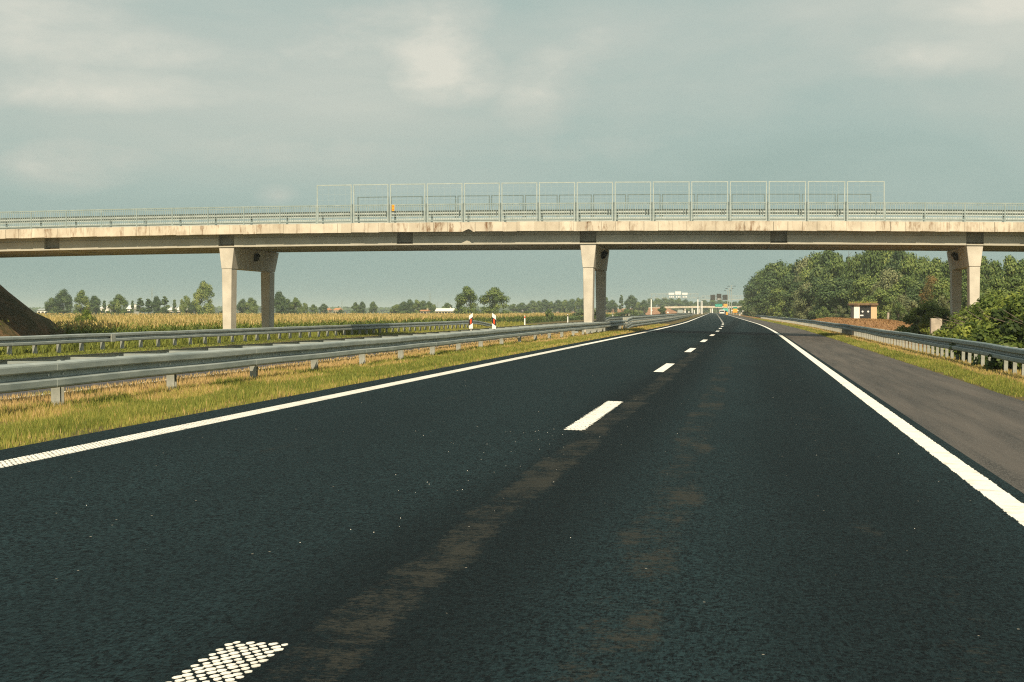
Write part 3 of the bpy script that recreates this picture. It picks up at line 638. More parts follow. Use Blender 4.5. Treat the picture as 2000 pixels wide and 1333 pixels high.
# corn
def corn():
    pts = []; y = 62.0
    while y < 640:
        e = y * 1.06
        for (a, b, d) in ((40, 43, 5.0), (43, 52, 2.2), (52, 90, .9), (90, 420, .16)):
            sc_ = min(1, (115 / y) ** .9); c = int((b - a) * (e - y) * d * sc_); 
            if c: pts.append(np.stack([-rng.uniform(a, b, c), rng.uniform(y, e, c)], 1))
        y = e
    A = np.concatenate(pts); ang = np.arctan2(-A[:, 0], A[:, 1]); A = A[(ang < R(27)) & (A[:, 1] + .0 * A[:, 0] > 62)]
    left = (A[:, 0] > -62) & (A[:, 1] < 126) & (A[:, 1] > 76) & (A[:, 0] < -37.5) & (A[:, 1] < 104); A = A[~left | (A[:, 0] > -39)]
    lim = np.interp(A[:, 1], [0, 60, 640], [640, 640, 640]); n = len(A)
    x = A[:, 0] + S(A[:, 1]) * 0.6; g = np.full(n, -1.5); H = rng.uniform(1.75, 2.15, n) + .12 * vnoise(x, A[:, 1], .12, 2)
    sz = np.maximum(1, A[:, 1] / 140); V = []; Q = []; T = []; base = 0
    # stalk leaves: 6 arching leaves + tassel of 3 blades
    for k in range(9):
        a = rng.uniform(0, 2 * pi, n)
        if k < 6:
            f = rng.uniform(.2, .88, n); z0 = g + H * f; ln = rng.uniform(.28, .5, n); ww = .045 * sz ** .7
            p0 = np.stack([x, A[:, 1], z0], 1); d = np.stack([np.cos(a), np.sin(a), np.full(n, .75)], 1) * ln[:, None]; d2 = np.stack([np.cos(a), np.sin(a), np.full(n, -.35)], 1) * (ln * .8)[:, None]
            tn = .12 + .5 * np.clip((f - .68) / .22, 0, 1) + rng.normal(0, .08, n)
        else:
            z0 = g + H * .90; ln = rng.uniform(.16, .30, n); ww = .022 * sz
            p0 = np.stack([x, A[:, 1], z0], 1); d = np.stack([np.cos(a) * .35, np.sin(a) * .35, np.full(n, .9)], 1) * ln[:, None]; d2 = d * .6; tn = .88 + rng.normal(0, .08, n)
        s_ = np.stack([-np.sin(a), np.cos(a), np.zeros(n)], 1) * ww[:, None]; p1 = p0 + d; p2 = p1 + d2
        blk = np.stack([p0 - s_ * .5, p0 + s_ * .5, p1 - s_, p1 + s_, p2 - s_ * .1, p2 + s_ * .1], 1); V.append(blk.reshape(-1, 3)); b0 = (base + np.arange(n) * 6)[:, None]
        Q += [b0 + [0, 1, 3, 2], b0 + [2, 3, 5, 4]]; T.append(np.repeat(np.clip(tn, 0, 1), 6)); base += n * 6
    # undergrowth of the stand: a lumpy closed canopy a little under the tassels
    gx = -np.concatenate([[40.6], np.linspace(41.5, 60, 20), np.linspace(64, 420, 50)]); gy = 62 * 1.045 ** np.arange(0, 54); CX, CY = np.meshgrid(gx, gy)
    CZ = -.05 + rng.normal(0, .10, CX.shape); CZ[:, 0] = -1.5; kx = len(gx); CXs = CX + S(CY) * .6 + rng.normal(0, .1, CX.shape)
    V.append(np.stack([CXs, CY, CZ], -1).reshape(-1, 3)); q = np.array([(base + j * kx + i, base + j * kx + i + 1, base + (j + 1) * kx + i + 1, base + (j + 1) * kx + i) for j in range(len(gy) - 1) for i in range(kx - 1) if not (gy[j] < 106 and gx[i] < -38)])
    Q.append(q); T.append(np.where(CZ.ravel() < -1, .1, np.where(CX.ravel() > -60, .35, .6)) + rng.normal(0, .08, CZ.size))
    o = npmesh('cornfield', np.concatenate(V), np.concatenate(Q), M['corn_leaf'], np.clip(np.concatenate(T), 0, 1)); tag(o, 'field of ripening corn with golden tassels beyond the opposite carriageway', 'cornfield', kind='stuff')
corn()

def crown_mesh(name, w_, h_, n, leaf, shape='round', seed=0, mat='leaf_green', clumps=34, low=.12):
    """crown of width w_, height h_ from leaf clumps; origin at the foot of the tree"""
    r = np.random.default_rng(seed); C = []; RD = []
    for k in range(clumps):
        f = r.uniform(0, 1); a = r.uniform(0, 2 * pi)
        if shape == 'round': prof = (1 - abs(2 * f - .9) ** 2.4) ** .5 if abs(2 * f - .9) < 1 else .15
        elif shape == 'poplar': prof = .95 * (sin(pi * min(1, f * .9 + .12))) ** .5
        elif shape == 'cone': prof = 1.05 * (1 - f) ** .75 + .08
        elif shape == 'bush': prof = (1 - f ** 2.2) ** .6
        else: prof = 1
        prof = max(prof, .12); rr = prof * (r.uniform(.25, 1) ** .5) * .5 * w_ * .82
        C.append((cos(a) * rr, sin(a) * rr, h_ * (low + (1 - low) * f * .94))); RD.append(r.uniform(.13, .23) * min(w_, h_ * .8) * (1.0 if shape != 'poplar' else 1.2))
    C.append((0, 0, h_ * .93)); RD.append(.12 * w_)
    C = np.array(C); RD = np.array(RD); wgt = RD ** 2; wgt /= wgt.sum(); idx = r.choice(len(C), n, p=wgt)
    d = r.normal(size=(n, 3)); d /= np.linalg.norm(d, axis=1)[:, None]; rad = RD[idx] * r.uniform(.35, 1.05, n); P = C[idx] + d * rad[:, None] * np.array([1.1, 1.1, .85]); P[:, 2] = np.maximum(P[:, 2], .03)
    nn = d * 1.2 + r.normal(size=(n, 3)) * .45 + np.array([0, 0, .2]); nn /= np.linalg.norm(nn, axis=1)[:, None]
    t1 = np.cross(nn, r.normal(size=(n, 3))); t1 /= np.linalg.norm(t1, axis=1)[:, None]; t2 = np.cross(nn, t1)
    s_ = leaf * r.uniform(.6, 1.3, n); a = t1 * s_[:, None] * .62; b = t2 * s_[:, None] * .42
    V = np.stack([P - a, P - b, P + a, P + b], 1).reshape(-1, 3); Q = np.arange(4 * n).reshape(-1, 4)
    ct = r.normal(0, .16, len(C)); T = np.repeat(np.clip(.45 + ct[idx] + r.normal(0, .12, n), 0, 1), 4)
    return V, Q, T
def tree_proto(name, w_, h_, n, leaf, shape, seed, mat, clumps=34, low=.12, trunk_r=.18):
    root = empty(name, (0, 0, 0)); V, Q, T = crown_mesh(name, w_, h_, n, leaf, shape, seed, mat, clumps, low)
    npmesh('crown', V, Q, M[mat], T, root)
    r = random.Random(seed); mb = MB(); top = (r.uniform(-.2, .2), r.uniform(-.2, .2), h_ * .72)
    mb.tube([(0, 0, -.3), (.05, .02, h_ * .2), (top[0] * .5, top[1] * .5, h_ * .45), top], [trunk_r, trunk_r * .8, trunk_r * .5, trunk_r * .2], 8)
    for k in range(6):
        z = h_ * r.uniform(.18, .6); a = r.uniform(0, 2 * pi); l = w_ * r.uniform(.22, .4)
        mb.tube([(0, 0, z), (cos(a) * l * .5, sin(a) * l * .5, z + l * .45), (cos(a) * l, sin(a) * l, z + l * .7)], [trunk_r * .4, trunk_r * .25, trunk_r * .08], 6)
    mb.build('trunk', M['bark'], root, smooth=True)
    return root
protos = {}
def P_(key):
    if key not in protos:
        spec = {'oak': ('broadleaf_tree', 9, 10, 10000, .38, 'round', 11, 'leaf_green', 48, .03), 'elm': ('broadleaf_tree', 8, 10, 10000, .38, 'round', 23, 'leaf_dark', 46, .02),
                'ash': ('broadleaf_tree', 8.5, 10, 9000, .40, 'round', 35, 'leaf_green', 40, .04), 'willow': ('willow_tree', 8.5, 10, 10000, .34, 'round', 47, 'leaf_pale', 46, .02),
                'pop': ('poplar_tree', 2.8, 10, 5000, .36, 'poplar', 5, 'leaf_dark', 26, .04), 'con': ('conifer_tree', 4.2, 10, 5000, .36, 'cone', 6, 'leaf_dark', 26, .04),
                'gold': ('autumn_tree', 8, 10, 7000, .30, 'round', 8, 'leaf_autumn', 40, .05), 'bush': ('shrub', 12, 8, 5200, .36, 'bush', 9, 'leaf_green', 34, .0),
                'pbush': ('shrub', 11, 8, 5200, .36, 'bush', 19, 'leaf_pale', 34, .0), 'dbush': ('hedge_bush', 14, 7, 5200, .36, 'bush', 29, 'leaf_dark', 34, .0),
                'sap': ('young_tree', 5, 10, 2600, .34, 'round', 33, 'leaf_green', 14, .1)}[key]
        protos[key] = [tree_proto(*spec), False, spec]
    return protos[key]
def tree(key, px, py, Y, hw_px, label, cat='tree', group=None, base=None, name=None):
    pr = P_(key)
    if not pr[1]: o = pr[0]; pr[1] = True
    else: o = copy_tree(pr[0])
    x = U(px, Y); zt = Z(px, py, Y); zb = base if base is not None else g1(x - s1(Y), Y) if x > -30 else -1.5
    hh = max(.5, zt - zb); ww = 2 * hw_px / PXM(px, Y)
    o.location = (x, Y, zb); o.scale = (ww / (pr[2][1] * .95), ww / (pr[2][1] * .95), hh / pr[2][2]); o.rotation_euler = (0, 0, rnd.uniform(0, 6.28))
    tag(o, label, cat, group); return o
B1 = 615
FG = 'trees beyond the cornfield'
for a in [
    ('elm', 102, 583, 640, 15, 'low dark tree closest to the bridge embankment beyond the corn'),
    ('elm', 124, 567, 640, 17, 'tall dark rounded tree second from the embankment beyond the corn'),
    ('oak', 160, 569, 560, 18, 'yellow green round tree standing forward of the dark ones on the left'),
    ('elm', 184, 579, 620, 14, 'dark green tree directly right of the yellow green round one'),
    ('con', 204, 587, 680, 6, 'tiny dark pointed tree between two round trees on the left'),
    ('oak', 233, 577, 560, 18, 'broad yellow green tree in front of the white houses'),
    ('sap', 218, 589, 560, 9, 'low light green tree leaning on the left side of the broad yellow green one'),
    ('con', 259, 587, 680, 5, 'small dark spire tree right of the broad yellow green tree'),
    ('pop', 274, 581, 640, 8, 'narrow tree starting the row of slim trees left of the tall single tree'),
    ('pop', 290, 583, 640, 9, 'slim tree second in the row of slim trees'),
    ('elm', 305, 580, 640, 11, 'fullest tree in the middle of the row of slim trees'),
    ('pop', 322, 578, 640, 8, 'tallest narrow tree ending the row of slim trees'),
    ('con', 341, 585, 680, 6, 'lone cypress shaped tree right of the row of slim trees'),
    ('ash', 362, 578, 640, 12, 'loose crowned tree left of the tall single tree'),
    ('elm', 378, 590, 640, 10, 'low dark tree touching the left of the tall single tree'),
    ('oak', 399, 552, 560, 22, 'tallest single tree beyond the corn, left of the left pier'),
    ('elm', 474, 585, 700, 11, 'small tree seen between the two columns of the left pier, left one'),
    ('ash', 491, 582, 700, 13, 'larger tree seen between the two columns of the left pier'),
    ('elm', 544, 571, 620, 15, 'tall dark tree just right of the left pier'),
    ('elm', 562, 585, 640, 11, 'lower dark tree second right of the left pier'),
    ('oak', 577, 583, 640, 14, 'rounded tree third right of the left pier'),
    ('ash', 594, 592, 680, 9, 'small pale tree at the right end of the clump by the left pier'),
    ('ash', 613, 595, 760, 9, 'small hazy tree left of the orange roofed houses'),
    ('elm', 632, 594, 860, 9, 'hazy tree behind the left orange roofed house'),
    ('ash', 695, 591, 820, 9, 'pale hazy tree, left of the pair in the middle distance'),
    ('elm', 707, 590, 820, 8, 'darker hazy tree, right of the pair in the middle distance'),
    ('elm', 729, 590, 800, 8, 'lone compact dark tree left of the small wood'),
    ('ash', 775, 595, 760, 14, 'low tree at the left end of the small wood'),
    ('elm', 789, 590, 760, 11, 'second tree from the left end of the small wood'),
    ('elm', 801, 586, 760, 11, 'tall tree left of the middle of the small wood'),
    ('oak', 814, 587, 760, 12, 'middle tree of the small wood'),
    ('elm', 827, 588, 760, 11, 'tall tree right of the middle of the small wood'),
    ('oak', 838, 590, 760, 10, 'second tree from the right end of the small wood'),
    ('ash', 848, 595, 760, 8, 'low tree at the right end of the small wood'),
    ('ash', 874, 592, 820, 12, 'hazy tree behind the cream barn'),
    ('oak', 912, 562, 470, 26, 'tall broad tree, left of the two big trees above the delineators'),
    ('oak', 965, 564, 480, 29, 'wide domed tree, right of the two big trees above the delineators')]:
    tree(*a, group=FG)
HG = 'hedge bushes at the far edge of the corn'
for a in [('dbush', 790, 608, 600, 42, 'long low dark hedge bush in front of the small wood'), ('dbush', 665, 606, 620, 14, 'dark hedge bush beside the right orange roofed house'),
          ('dbush', 570, 607, 620, 40, 'dark hedge bush under the clump right of the left pier'), ('dbush', 440, 608, 620, 34, 'dark hedge bush right of the tallest single tree'),
          ('dbush', 230, 608, 640, 40, 'dark hedge bush under the broad yellow green tree'), ('dbush', 120, 607, 640, 44, 'dark hedge bush under the leftmost trees'), ('dbush', 320, 608, 640, 46, 'dark hedge bush under the row of slim trees'),
          ('dbush', 1072, 606, 330, 16, 'dark bush by the roadside fence right of the two big trees'), ('dbush', 1150, 606, 420, 60, 'long dark hedge bush behind the middle pier'), ('dbush', 1225, 606, 520, 42, 'dark hedge bush between the middle pier and the left gantry'), ('dbush', 1030, 609, 520, 30, 'low dark hedge bush in front of the white van')]:
    tree(*a, cat='bush', group=HG)
# tree line between big pair and gantries
k = 0
names = ['first', 'second', 'third', 'fourth', 'fifth', 'sixth', 'seventh', 'eighth', 'ninth', 'tenth', 'eleventh', 'twelfth', 'thirteenth', 'fourteenth', 'fifteenth', 'sixteenth', 'seventeenth', 'eighteenth', 'nineteenth', 'twentieth']
for px, py, hw_, ky in [(1004, 594, 12, 'ash'), (1020, 592, 12, 'elm'), (1040, 588, 12, 'elm'), (1052, 588, 10, 'ash'), (1064, 586, 12, 'elm'), (1076, 590, 10, 'oak'), (1090, 587, 12, 'elm'), (1103, 586, 11, 'ash'), (1118, 585, 12, 'elm'), (1130, 583, 11, 'oak'), (1141, 584, 11, 'elm')]:
    tree(ky, px, py, 980, hw_, '%s tree from the left in the hazy line left of the middle pier' % names[k], group='hazy tree line behind the middle pier'); k += 1
for px, py, hw_, ky, lb in [(1184, 580, 6, 'pop', 'pointed tree just right of the middle pier'), (1196, 587, 11, 'elm', 'low hazy tree between the two pointed trees'), (1213.5, 575, 4.5, 'pop', 'dark slender poplar right of the middle pier'), (1233, 578, 13, 'elm', 'round domed tree right of the slender poplar'), (1247, 590, 10, 'ash', 'low pale tree right of the round domed tree'), (1257, 587, 9, 'elm', 'small dark tree left of the white panelled gantry')]:
    tree(ky, px, py, 960, hw_, lb, group='hazy trees left of the gantries')
for i, (px, py, ky) in enumerate([(1270, 584, 'elm'), (1284, 583, 'oak'), (1298, 582, 'elm'), (1312, 584, 'elm'), (1325, 584, 'oak'), (1338, 586, 'elm'), (1350, 589, 'ash'), (1362, 590, 'elm'), (1376, 587, 'elm'), (1391, 585, 'oak'), (1406, 586, 'elm'), (1420, 588, 'ash'), (1434, 590, 'elm'), (1447, 588, 'oak')]):
    tree(ky, px, py, 1420, 12, '%s tree from the left behind the two sign gantries' % names[i], group='wood behind the gantries', base=-.8)
tree('elm', 1293, 599, 640, 9, 'dark tree standing in front of the far flyover embankment', base=-.5)
tree('con', 1352, 606, 640, 4, 'small dark bush beside the right leg of the white panelled gantry', cat='bush', base=-.3)

# right-hand wood
RW = 'wood right of the motorway'
RT = [('ash', 1463, 578, 640, 12), ('elm', 1476, 556, 560, 16), ('elm', 1488, 530, 520, 18), ('oak', 1505, 519, 470, 20), ('elm', 1522, 514, 440, 22), ('oak', 1543, 520, 420, 20), ('elm', 1562, 510, 400, 22), ('willow', 1578, 508, 390, 22), ('ash', 1596, 495, 380, 22), ('elm', 1616, 489, 370, 22), ('oak', 1634, 500, 360, 20), ('con', 1656, 500, 370, 10),
      ('ash', 1678, 497, 340, 22), ('elm', 1697, 490, 340, 20), ('oak', 1712, 482, 330, 22), ('ash', 1738, 480, 330, 26), ('elm', 1756, 484, 320, 18), ('oak', 1778, 500, 300, 22), ('ash', 1800, 503, 300, 22), ('oak', 1826, 509, 290, 24), ('ash', 1850, 511, 280, 24),
      ('ash', 1885, 512, 270, 26), ('oak', 1916, 506, 260, 24), ('ash', 1945, 510, 250, 24), ('oak', 1972, 505, 240, 24), ('ash', 2000, 508, 240, 26)]
RL = ['lowest tree where the right wood begins beside the far road', 'second tree from the road end of the right wood', 'steep sided tree, third from the road end of the right wood', 'yellow tipped tree, fourth from the road end of the right wood', 'full dark tree, fifth from the road end of the right wood', 'broad tree, sixth from the road end of the right wood', 'dark tree left of the silvery willow', 'silvery pale willow in the back row of the right wood', 'tall tree just right of the silvery willow in the back row', 'high domed dark tree left of the narrow pointed one', 'green tree directly left of the narrow pointed tree', 'narrow pointed tree rising behind the electrical hut',
      'light green tree directly right of the narrow pointed tree', 'dark tree left of the highest crowns of the wood', 'left one of the three highest crowns reaching the bridge deck', 'middle one of the three highest crowns reaching the bridge deck', 'right one of the three highest crowns reaching the bridge deck', 'rounded tree sloping down right of the highest crowns', 'flat topped tree midway between the highest crowns and the right pier', 'tree third left of the right pier in the back row', 'tree just left of the right pier in the back row',
      'tree just right of the right pier in the back row', 'dark topped tree second right of the right pier', 'loose tree third right of the right pier', 'higher tree next to the right edge of the picture', 'tree cut by the right edge of the picture']
for a, lb in zip(RT, RL): tree(*a[:4], a[4] * (1.6 if a[0] != 'con' else 1), lb, group=RW)
R2 = [('elm', 1500, 566, 430, 22), ('oak', 1530, 560, 400, 24), ('elm', 1560, 552, 370, 26), ('willow', 1575, 556, 330, 20), ('elm', 1600, 545, 330, 26), ('elm', 1632, 545, 320, 28), ('elm', 1660, 548, 310, 26), ('oak', 1690, 540, 300, 24), ('willow', 1735, 530, 290, 26), ('ash', 1768, 540, 270, 26), ('elm', 1798, 550, 250, 22), ('gold', 1820, 542, 230, 19), ('ash', 1850, 545, 220, 22), ('ash', 1905, 548, 200, 26), ('oak', 1945, 545, 190, 28), ('ash', 1985, 540, 180, 30),
      ('oak', 1718, 565, 250, 22), ('pbush', 1762, 578, 235, 26)]
R2L = ['middle height dark tree nearest the road end', 'middle height tree in shade, second from the road end', 'middle height dark tree left of the lower willow', 'lower silvery willow reaching down to the verge', 'deep green tree right of the lower willow', 'broad deep green tree above the roadside bushes left of the hut', 'dark tree directly behind the left side of the hut', 'tree directly behind the right side of the hut', 'grey green willow right of the hut', 'green tree between the grey willow and the orange tinted one', 'dark tree touching the left side of the orange tinted one', 'orange tinted autumn tree left of the right pier', 'green tree between the autumn tree and the right pier', 'yellow green tree right behind the right pier', 'broad yellow green tree, second behind the brambles', 'large yellow green tree behind the brambles at the picture edge',
       'light green round tree above the white post', 'pale feathery bush between hut and autumn tree']
for a, lb in zip(R2, R2L): tree(*a[:4], a[4] * 1.4, lb, group=RW)
for i, (ky, px, py, Y, hw_) in enumerate([('pbush', 1478, 598, 500, 14), ('bush', 1500, 600, 440, 16), ('pbush', 1525, 600, 400, 16), ('bush', 1552, 598, 360, 18), ('pbush', 1580, 598, 330, 18), ('bush', 1608, 600, 300, 18), ('pbush', 1640, 598, 280, 20), ('bush', 1725, 590, 250, 22), ('bush', 1755, 592, 215, 22), ('pbush', 1785, 590, 190, 24), ('bush', 1812, 592, 165, 24), ('pbush', 1840, 580, 160, 24), ('bush', 1868, 590, 140, 22)]):
    lb = ['%s bush from the road end at the foot of the right wood' % names[i] if i < 7 else '%s bush to the right of the hut at the foot of the wood' % names[i - 7]][0]
    tree(ky, px, py, Y, hw_, lb, cat='bush', group='bushes at the foot of the right wood')
# dead twigs sticking above the wood
tw = empty('dead_tree', (U(1655, 345), 345, -.6), 'thin bare dead treetop above the wood right of the high domed tree', 'tree')
mb = MB(); zt = Z(1669, 491, 345) + .6
mb.tube([(0, 0, 0), (.3, 0, zt * .6), (.2, 0, zt)], [.16, .09, .02], 6)
for i in range(9): z = zt * (.62 + .04 * i); a = rnd.uniform(0, 6.3); mb.tube([(.25, 0, z), (.25 + cos(a) * .7, sin(a) * .7, z + .8)], [.03, .01], 5)
mb.build('trunk', M['bark'], tw)
# bramble thicket
br = []
for sd_ in (1, 2):
    root = empty('bramble_bush', (0, 0, 0)); V, Q, T = crown_mesh('b', 4.4, 1.75, 15000, .105, 'bush', 60 + sd_, 'leaf_bramble', 60, 0); npmesh('foliage', V, Q, M['leaf_bramble'], T, root)
    mb = MB()
    for i in range(14):
        a = rnd.uniform(0, 6.3); l = rnd.uniform(.8, 1.8); mb.tube([(0.1 * cos(a), .1 * sin(a), 0), (cos(a) * l * .5, sin(a) * l * .5, 1.2), (cos(a) * l, sin(a) * l, rnd.uniform(.9, 1.7))], [.02, .014, .006], 5)
    mb.build('stem', M['bark'], root); br.append(root)
bl = [('nearest', 7.7, 35.5, 1.0), ('second nearest', 7.5, 38.9, .95), ('third nearest', 7.3, 42.6, 1.0), ('fourth nearest', 7.7, 46.0, 1.08), ('fifth nearest', 7.5, 50.0, 1.05), ('sixth nearest', 7.8, 54.2, 1.1), ('seventh nearest', 7.7, 58.8, 1.05), ('eighth nearest', 8.8, 63.5, 1.15), ('ninth nearest', 8.2, 68, .9), ('tenth nearest', 9.2, 73, 1.1), ('eleventh nearest', 10.2, 79, 1.1), ('farthest but one', 11.4, 88, 1.2), ('farthest', 13.2, 95, 1.3), ('lone low', 9.6, 87, .7), ('low leftmost', 9.9, 100, .9), ('second leftmost', 10.6, 108, 1.2)]
bl += [('inner nearest', 11.2, 46, 1.35), ('inner second', 11.6, 53, 1.3), ('inner third', 11.6, 60, 1.3), ('inner fourth', 12.4, 68, 1.4), ('inner fifth', 13.5, 78, 1.4), ('inner sixth', 15.5, 88, 1.7), ('inner seventh', 18, 98, 2.2), ('inner eighth', 15, 112, 1.6)]
for i, (q, u, y, s_) in enumerate(bl):
    o = br[i] if i < 2 else copy_tree(br[i % 2])
    o.location = (u, y, g1(u, y) - .1); o.scale = (s_, s_, s_ * rnd.uniform(.9, 1.05)); o.rotation_euler = (0, 0, rnd.uniform(0, 6.28))
    lb = ('%s leafy bramble bush pressing against the back of the right crash barrier' % q) if 'inner' not in q else ('%s bramble bush of the back row, counted from the camera' % q.replace('inner ', ''))
    tag(o, lb, 'bush', 'bramble thicket behind the right barrier')
# green shrub in front of the corn beside the embankment
for i, (px, py, Y, s_, lb) in enumerate([(168, 614, 124, 1, 'tallest leafy shrub in front of the corn beside the embankment'), (152, 626, 122, .8, 'low leafy shrub left of the tallest one by the embankment'), (184, 628, 126, .8, 'low leafy shrub right of the tallest one by the embankment')]):
    o = copy_tree(br[i % 2]); x = U(px, Y); zt = Z(px, py, Y); o.location = (x, Y, -1.5); o.scale = (.62 * s_, .62 * s_, (zt + 1.5) / 1.75); o.rotation_euler = (0, 0, i); tag(o, lb, 'shrub', 'shrubs by the embankment')

# distant wood at the horizon
def far_wood():
    V = []; Q = []; T = []; base = 0; r = np.random.default_rng(99)
    for (x0, x1, Y, hh, n, sz) in ((-1500, -230, 2300, 9.5, 24000, 2.6), (-420, 90, 2500, 11, 9000, 2.6), (60, 900, 1500, 12, 9000, 2.4)):
        x = r.uniform(x0, x1, n); top = hh * (.72 + .28 * vnoise(x, x * 0, .02, 5) + .12 * vnoise(x, x * 0, .09, 7)); z = -1.5 + top * r.uniform(0, 1, n) ** .8; y = Y + r.uniform(-20, 20, n)
        P = np.stack([x, y, z], 1); nn = r.normal(size=(n, 3)) + [0, -1, .4]; nn /= np.linalg.norm(nn, axis=1)[:, None]; t1 = np.cross(nn, [0, 0, 1.0]); t1 /= np.linalg.norm(t1, axis=1)[:, None]; t2 = np.cross(nn, t1); s_ = sz * r.uniform(.6, 1.3, n)
        V.append(np.stack([P - t1 * s_[:, None], P - t2 * s_[:, None] * .7, P + t1 * s_[:, None], P + t2 * s_[:, None] * .7], 1).reshape(-1, 3)); Q.append(base + np.arange(4 * n).reshape(-1, 4)); T.append(np.repeat(r.uniform(.2, .7, n), 4)); base += 4 * n
    tag(npmesh('distant_wood', np.concatenate(V), np.concatenate(Q), M['leaf_dark'], np.concatenate(T)), 'hazy blue green woods along the whole horizon', 'wood', kind='stuff')
far_wood()

# ------------------------------------------------------------------ small roadside things
def delineator(px, Y, u, z0, z1, flip, label, cap=True):
    o = empty('barrier_delineator', (u + s1(Y), Y, z0), label, 'delineator', 'delineators on the median barrier'); H = z1 - z0; w2 = .062; sl = .09 * (1 if flip else -1)
    def para(za, zb, x0, x1, y, th_, nm, mat):
        mb = MB(); mb.ngon_prism([(x0, y, za - sl * (x0 / w2) * .5), (x1, y, za - sl * (x1 / w2) * .5), (x1, y, zb - sl * (x1 / w2) * .5), (x0, y, zb - sl * (x0 / w2) * .5)], (0, th_, 0)); return mb.build(nm, M[mat], o)
    mb = MB(); mb.ngon_prism([(-w2, 0, 0), (w2, 0, 0), (w2, 0, H - .5 * sl - .045), (-w2, 0, H + .5 * sl - .045)], (0, .03, 0)); mb.build('panel', M['white_plain'], o)
    para(H * .27, H * .66, -w2 - .001, w2 + .001, -.003, .002, 'band', 'black_paint'); para(H * .31, H * .61, -w2 * .42, w2 * .42, -.006, .002, 'reflector', 'red_reflector')
    mb = MB(); mb.box(-.03, .03, .031, .045, -.12, .1); mb.build('bracket', M['galv_post'], o)
delineator(920, 57.6, -8.92, .73, 1.24, False, 'left one of two white markers with orange reflectors on the median barrier')
delineator(965, 56.9, -8.06, .73, 1.24, True, 'right one of two white markers with orange reflectors on the median barrier')
def road_post(px, Y, z0, z1, label, red=True):
    x = U(px, Y); o = empty('delineator_post', (x, Y, z0), label, 'marker post', 'white marker posts along the opposite carriageway'); H = z1 - z0
    MB().frus([(-.06, -.05, 0), (.06, -.05, 0), (.06, .05, 0), (-.06, .05, 0)], [(-.05, -.04, H * .74), (.05, -.04, H * .74), (.05, .04, H * .74), (-.05, .04, H * .74)]).build('shaft', M['white_plain'], o)
    mb = MB(); mb.frus([(-.05, -.04, H * .745), (.05, -.04, H * .745), (.05, .04, H * .745), (-.05, .04, H * .745)], [(-.05, -.04, H * .9), (.05, -.04, H * .9), (.05, .04, H * .9), (-.05, .04, H * .9)]); mb.build('band', M['red_reflector' if red else 'black_paint'], o)
    mb = MB(); mb.frus([(-.05, -.04, H * .905), (.05, -.04, H * .905), (.05, .04, H * .905), (-.05, .04, H * .905)], [(-.05, -.04, H * .96), (.02, -.04, H), (.02, .04, H), (-.05, .04, H * .96)]); mb.build('cap', M['white_plain'], o)
road_post(1025, 168, -.1, Z(1025, 616.5, 168), 'white marker post with red band left of the middle pier, nearest of its row')
road_post(1109, 215, -.1, Z(1109, 614, 215), 'white marker post close to the left side of the middle pier', False)
road_post(1197, 288, -.1, Z(1197, 611.5, 288), 'white marker post right of the middle pier', False)
road_post(1228.5, 350, -.1, Z(1228.5, 611.8, 350), 'small white marker post farther right of the middle pier', False)
x = U(1734, 218); o = empty('hut_marker_post', (x, 218, g1(x - s1(218), 218) - .05), 'short white post on the mound right of the electrical hut', 'post')
zt = Z(1734, 611, 218) - o.location.z; MB().tube([(0, 0, 0), (.01, 0, zt * .1)], .17, 10).build('foot', M['white_plain'], o); MB().tube([(0, 0, zt * .13), (.05, 0, zt)], .135, 10).build('shaft', M['dirty_concrete'], o)
# electrical hut
Yh = 220; hx0, hx1 = U(1663, Yh), U(1712.5, Yh); hz = Z(1687, 625.5, Yh); hzt = Z(1687, 597, Yh); o = empty('electrical_hut', ((hx0 + hx1) / 2, Yh, hz), 'small concrete electrical hut with black double doors on the brown mound', 'hut'); W2 = (hx1 - hx0) / 2; HH = hzt - hz
mb = MB(); mb.box(-W2, -W2 + .28, .02, 2.2, -.4, HH); mb.build('side_wall', M['charcoal'], o)
MB().box(-W2 + .29, -W2 + .97, 0, 2.2, -.4, HH).build('wall', M['cream'] if False else M['white_paint'], o); MB().box(W2 - .70, W2, 0, 2.2, -.4, HH).build('wall', M['wood_tan'], o)
MB().box(-W2 + .975, W2 - .705, .12, 2.1, -.4, HH).build('door_frame', M['charcoal'], o)
dw = (2 * W2 - 1.72) / 2
for i in range(2):
    a = -W2 + 1.0 + i * (dw + .02); d = MB(); d.box(a, a + dw - .02, .07, .118, .05, HH - .06); dd = d.build('door', M['dark_metal'], o)
    MB().tube([(a + dw * .5, .068, HH * .58), (a + dw * .5, .058, HH * .58)], .115, 14).build('round_plate', M['white_plain'], dd)
    mb = MB()
    for q in range(5): mb.box(a + .08, a + dw - .1, .055, .069, HH * .78 + q * .05, HH * .78 + q * .05 + .02)
    mb.build('louvre', M['charcoal'], dd)
    if i == 0: MB().box(a + .04, a + .42, .055, .068, HH * .27, HH * .36).build('notice', M['white_plain'], dd)
mb = MB(); mb.box(-W2 - .34, W2 + .16, -.25, 2.5, HH + .002, HH + .26); mb.build('roof', M['roof_moss'], o, bevel=.03)
n = 260; P = np.stack([rng.uniform(-W2 - .3, W2 + .1, n), rng.uniform(-.2, 2.3, n), np.full(n, HH + .24)], 1)
bo = blades('roof_grass', None, None, P, rng.uniform(.05, .42, n), rng.uniform(.03, .07, n), np.clip(rng.normal(.55, .2, n), 0, 1)); bo.parent = o
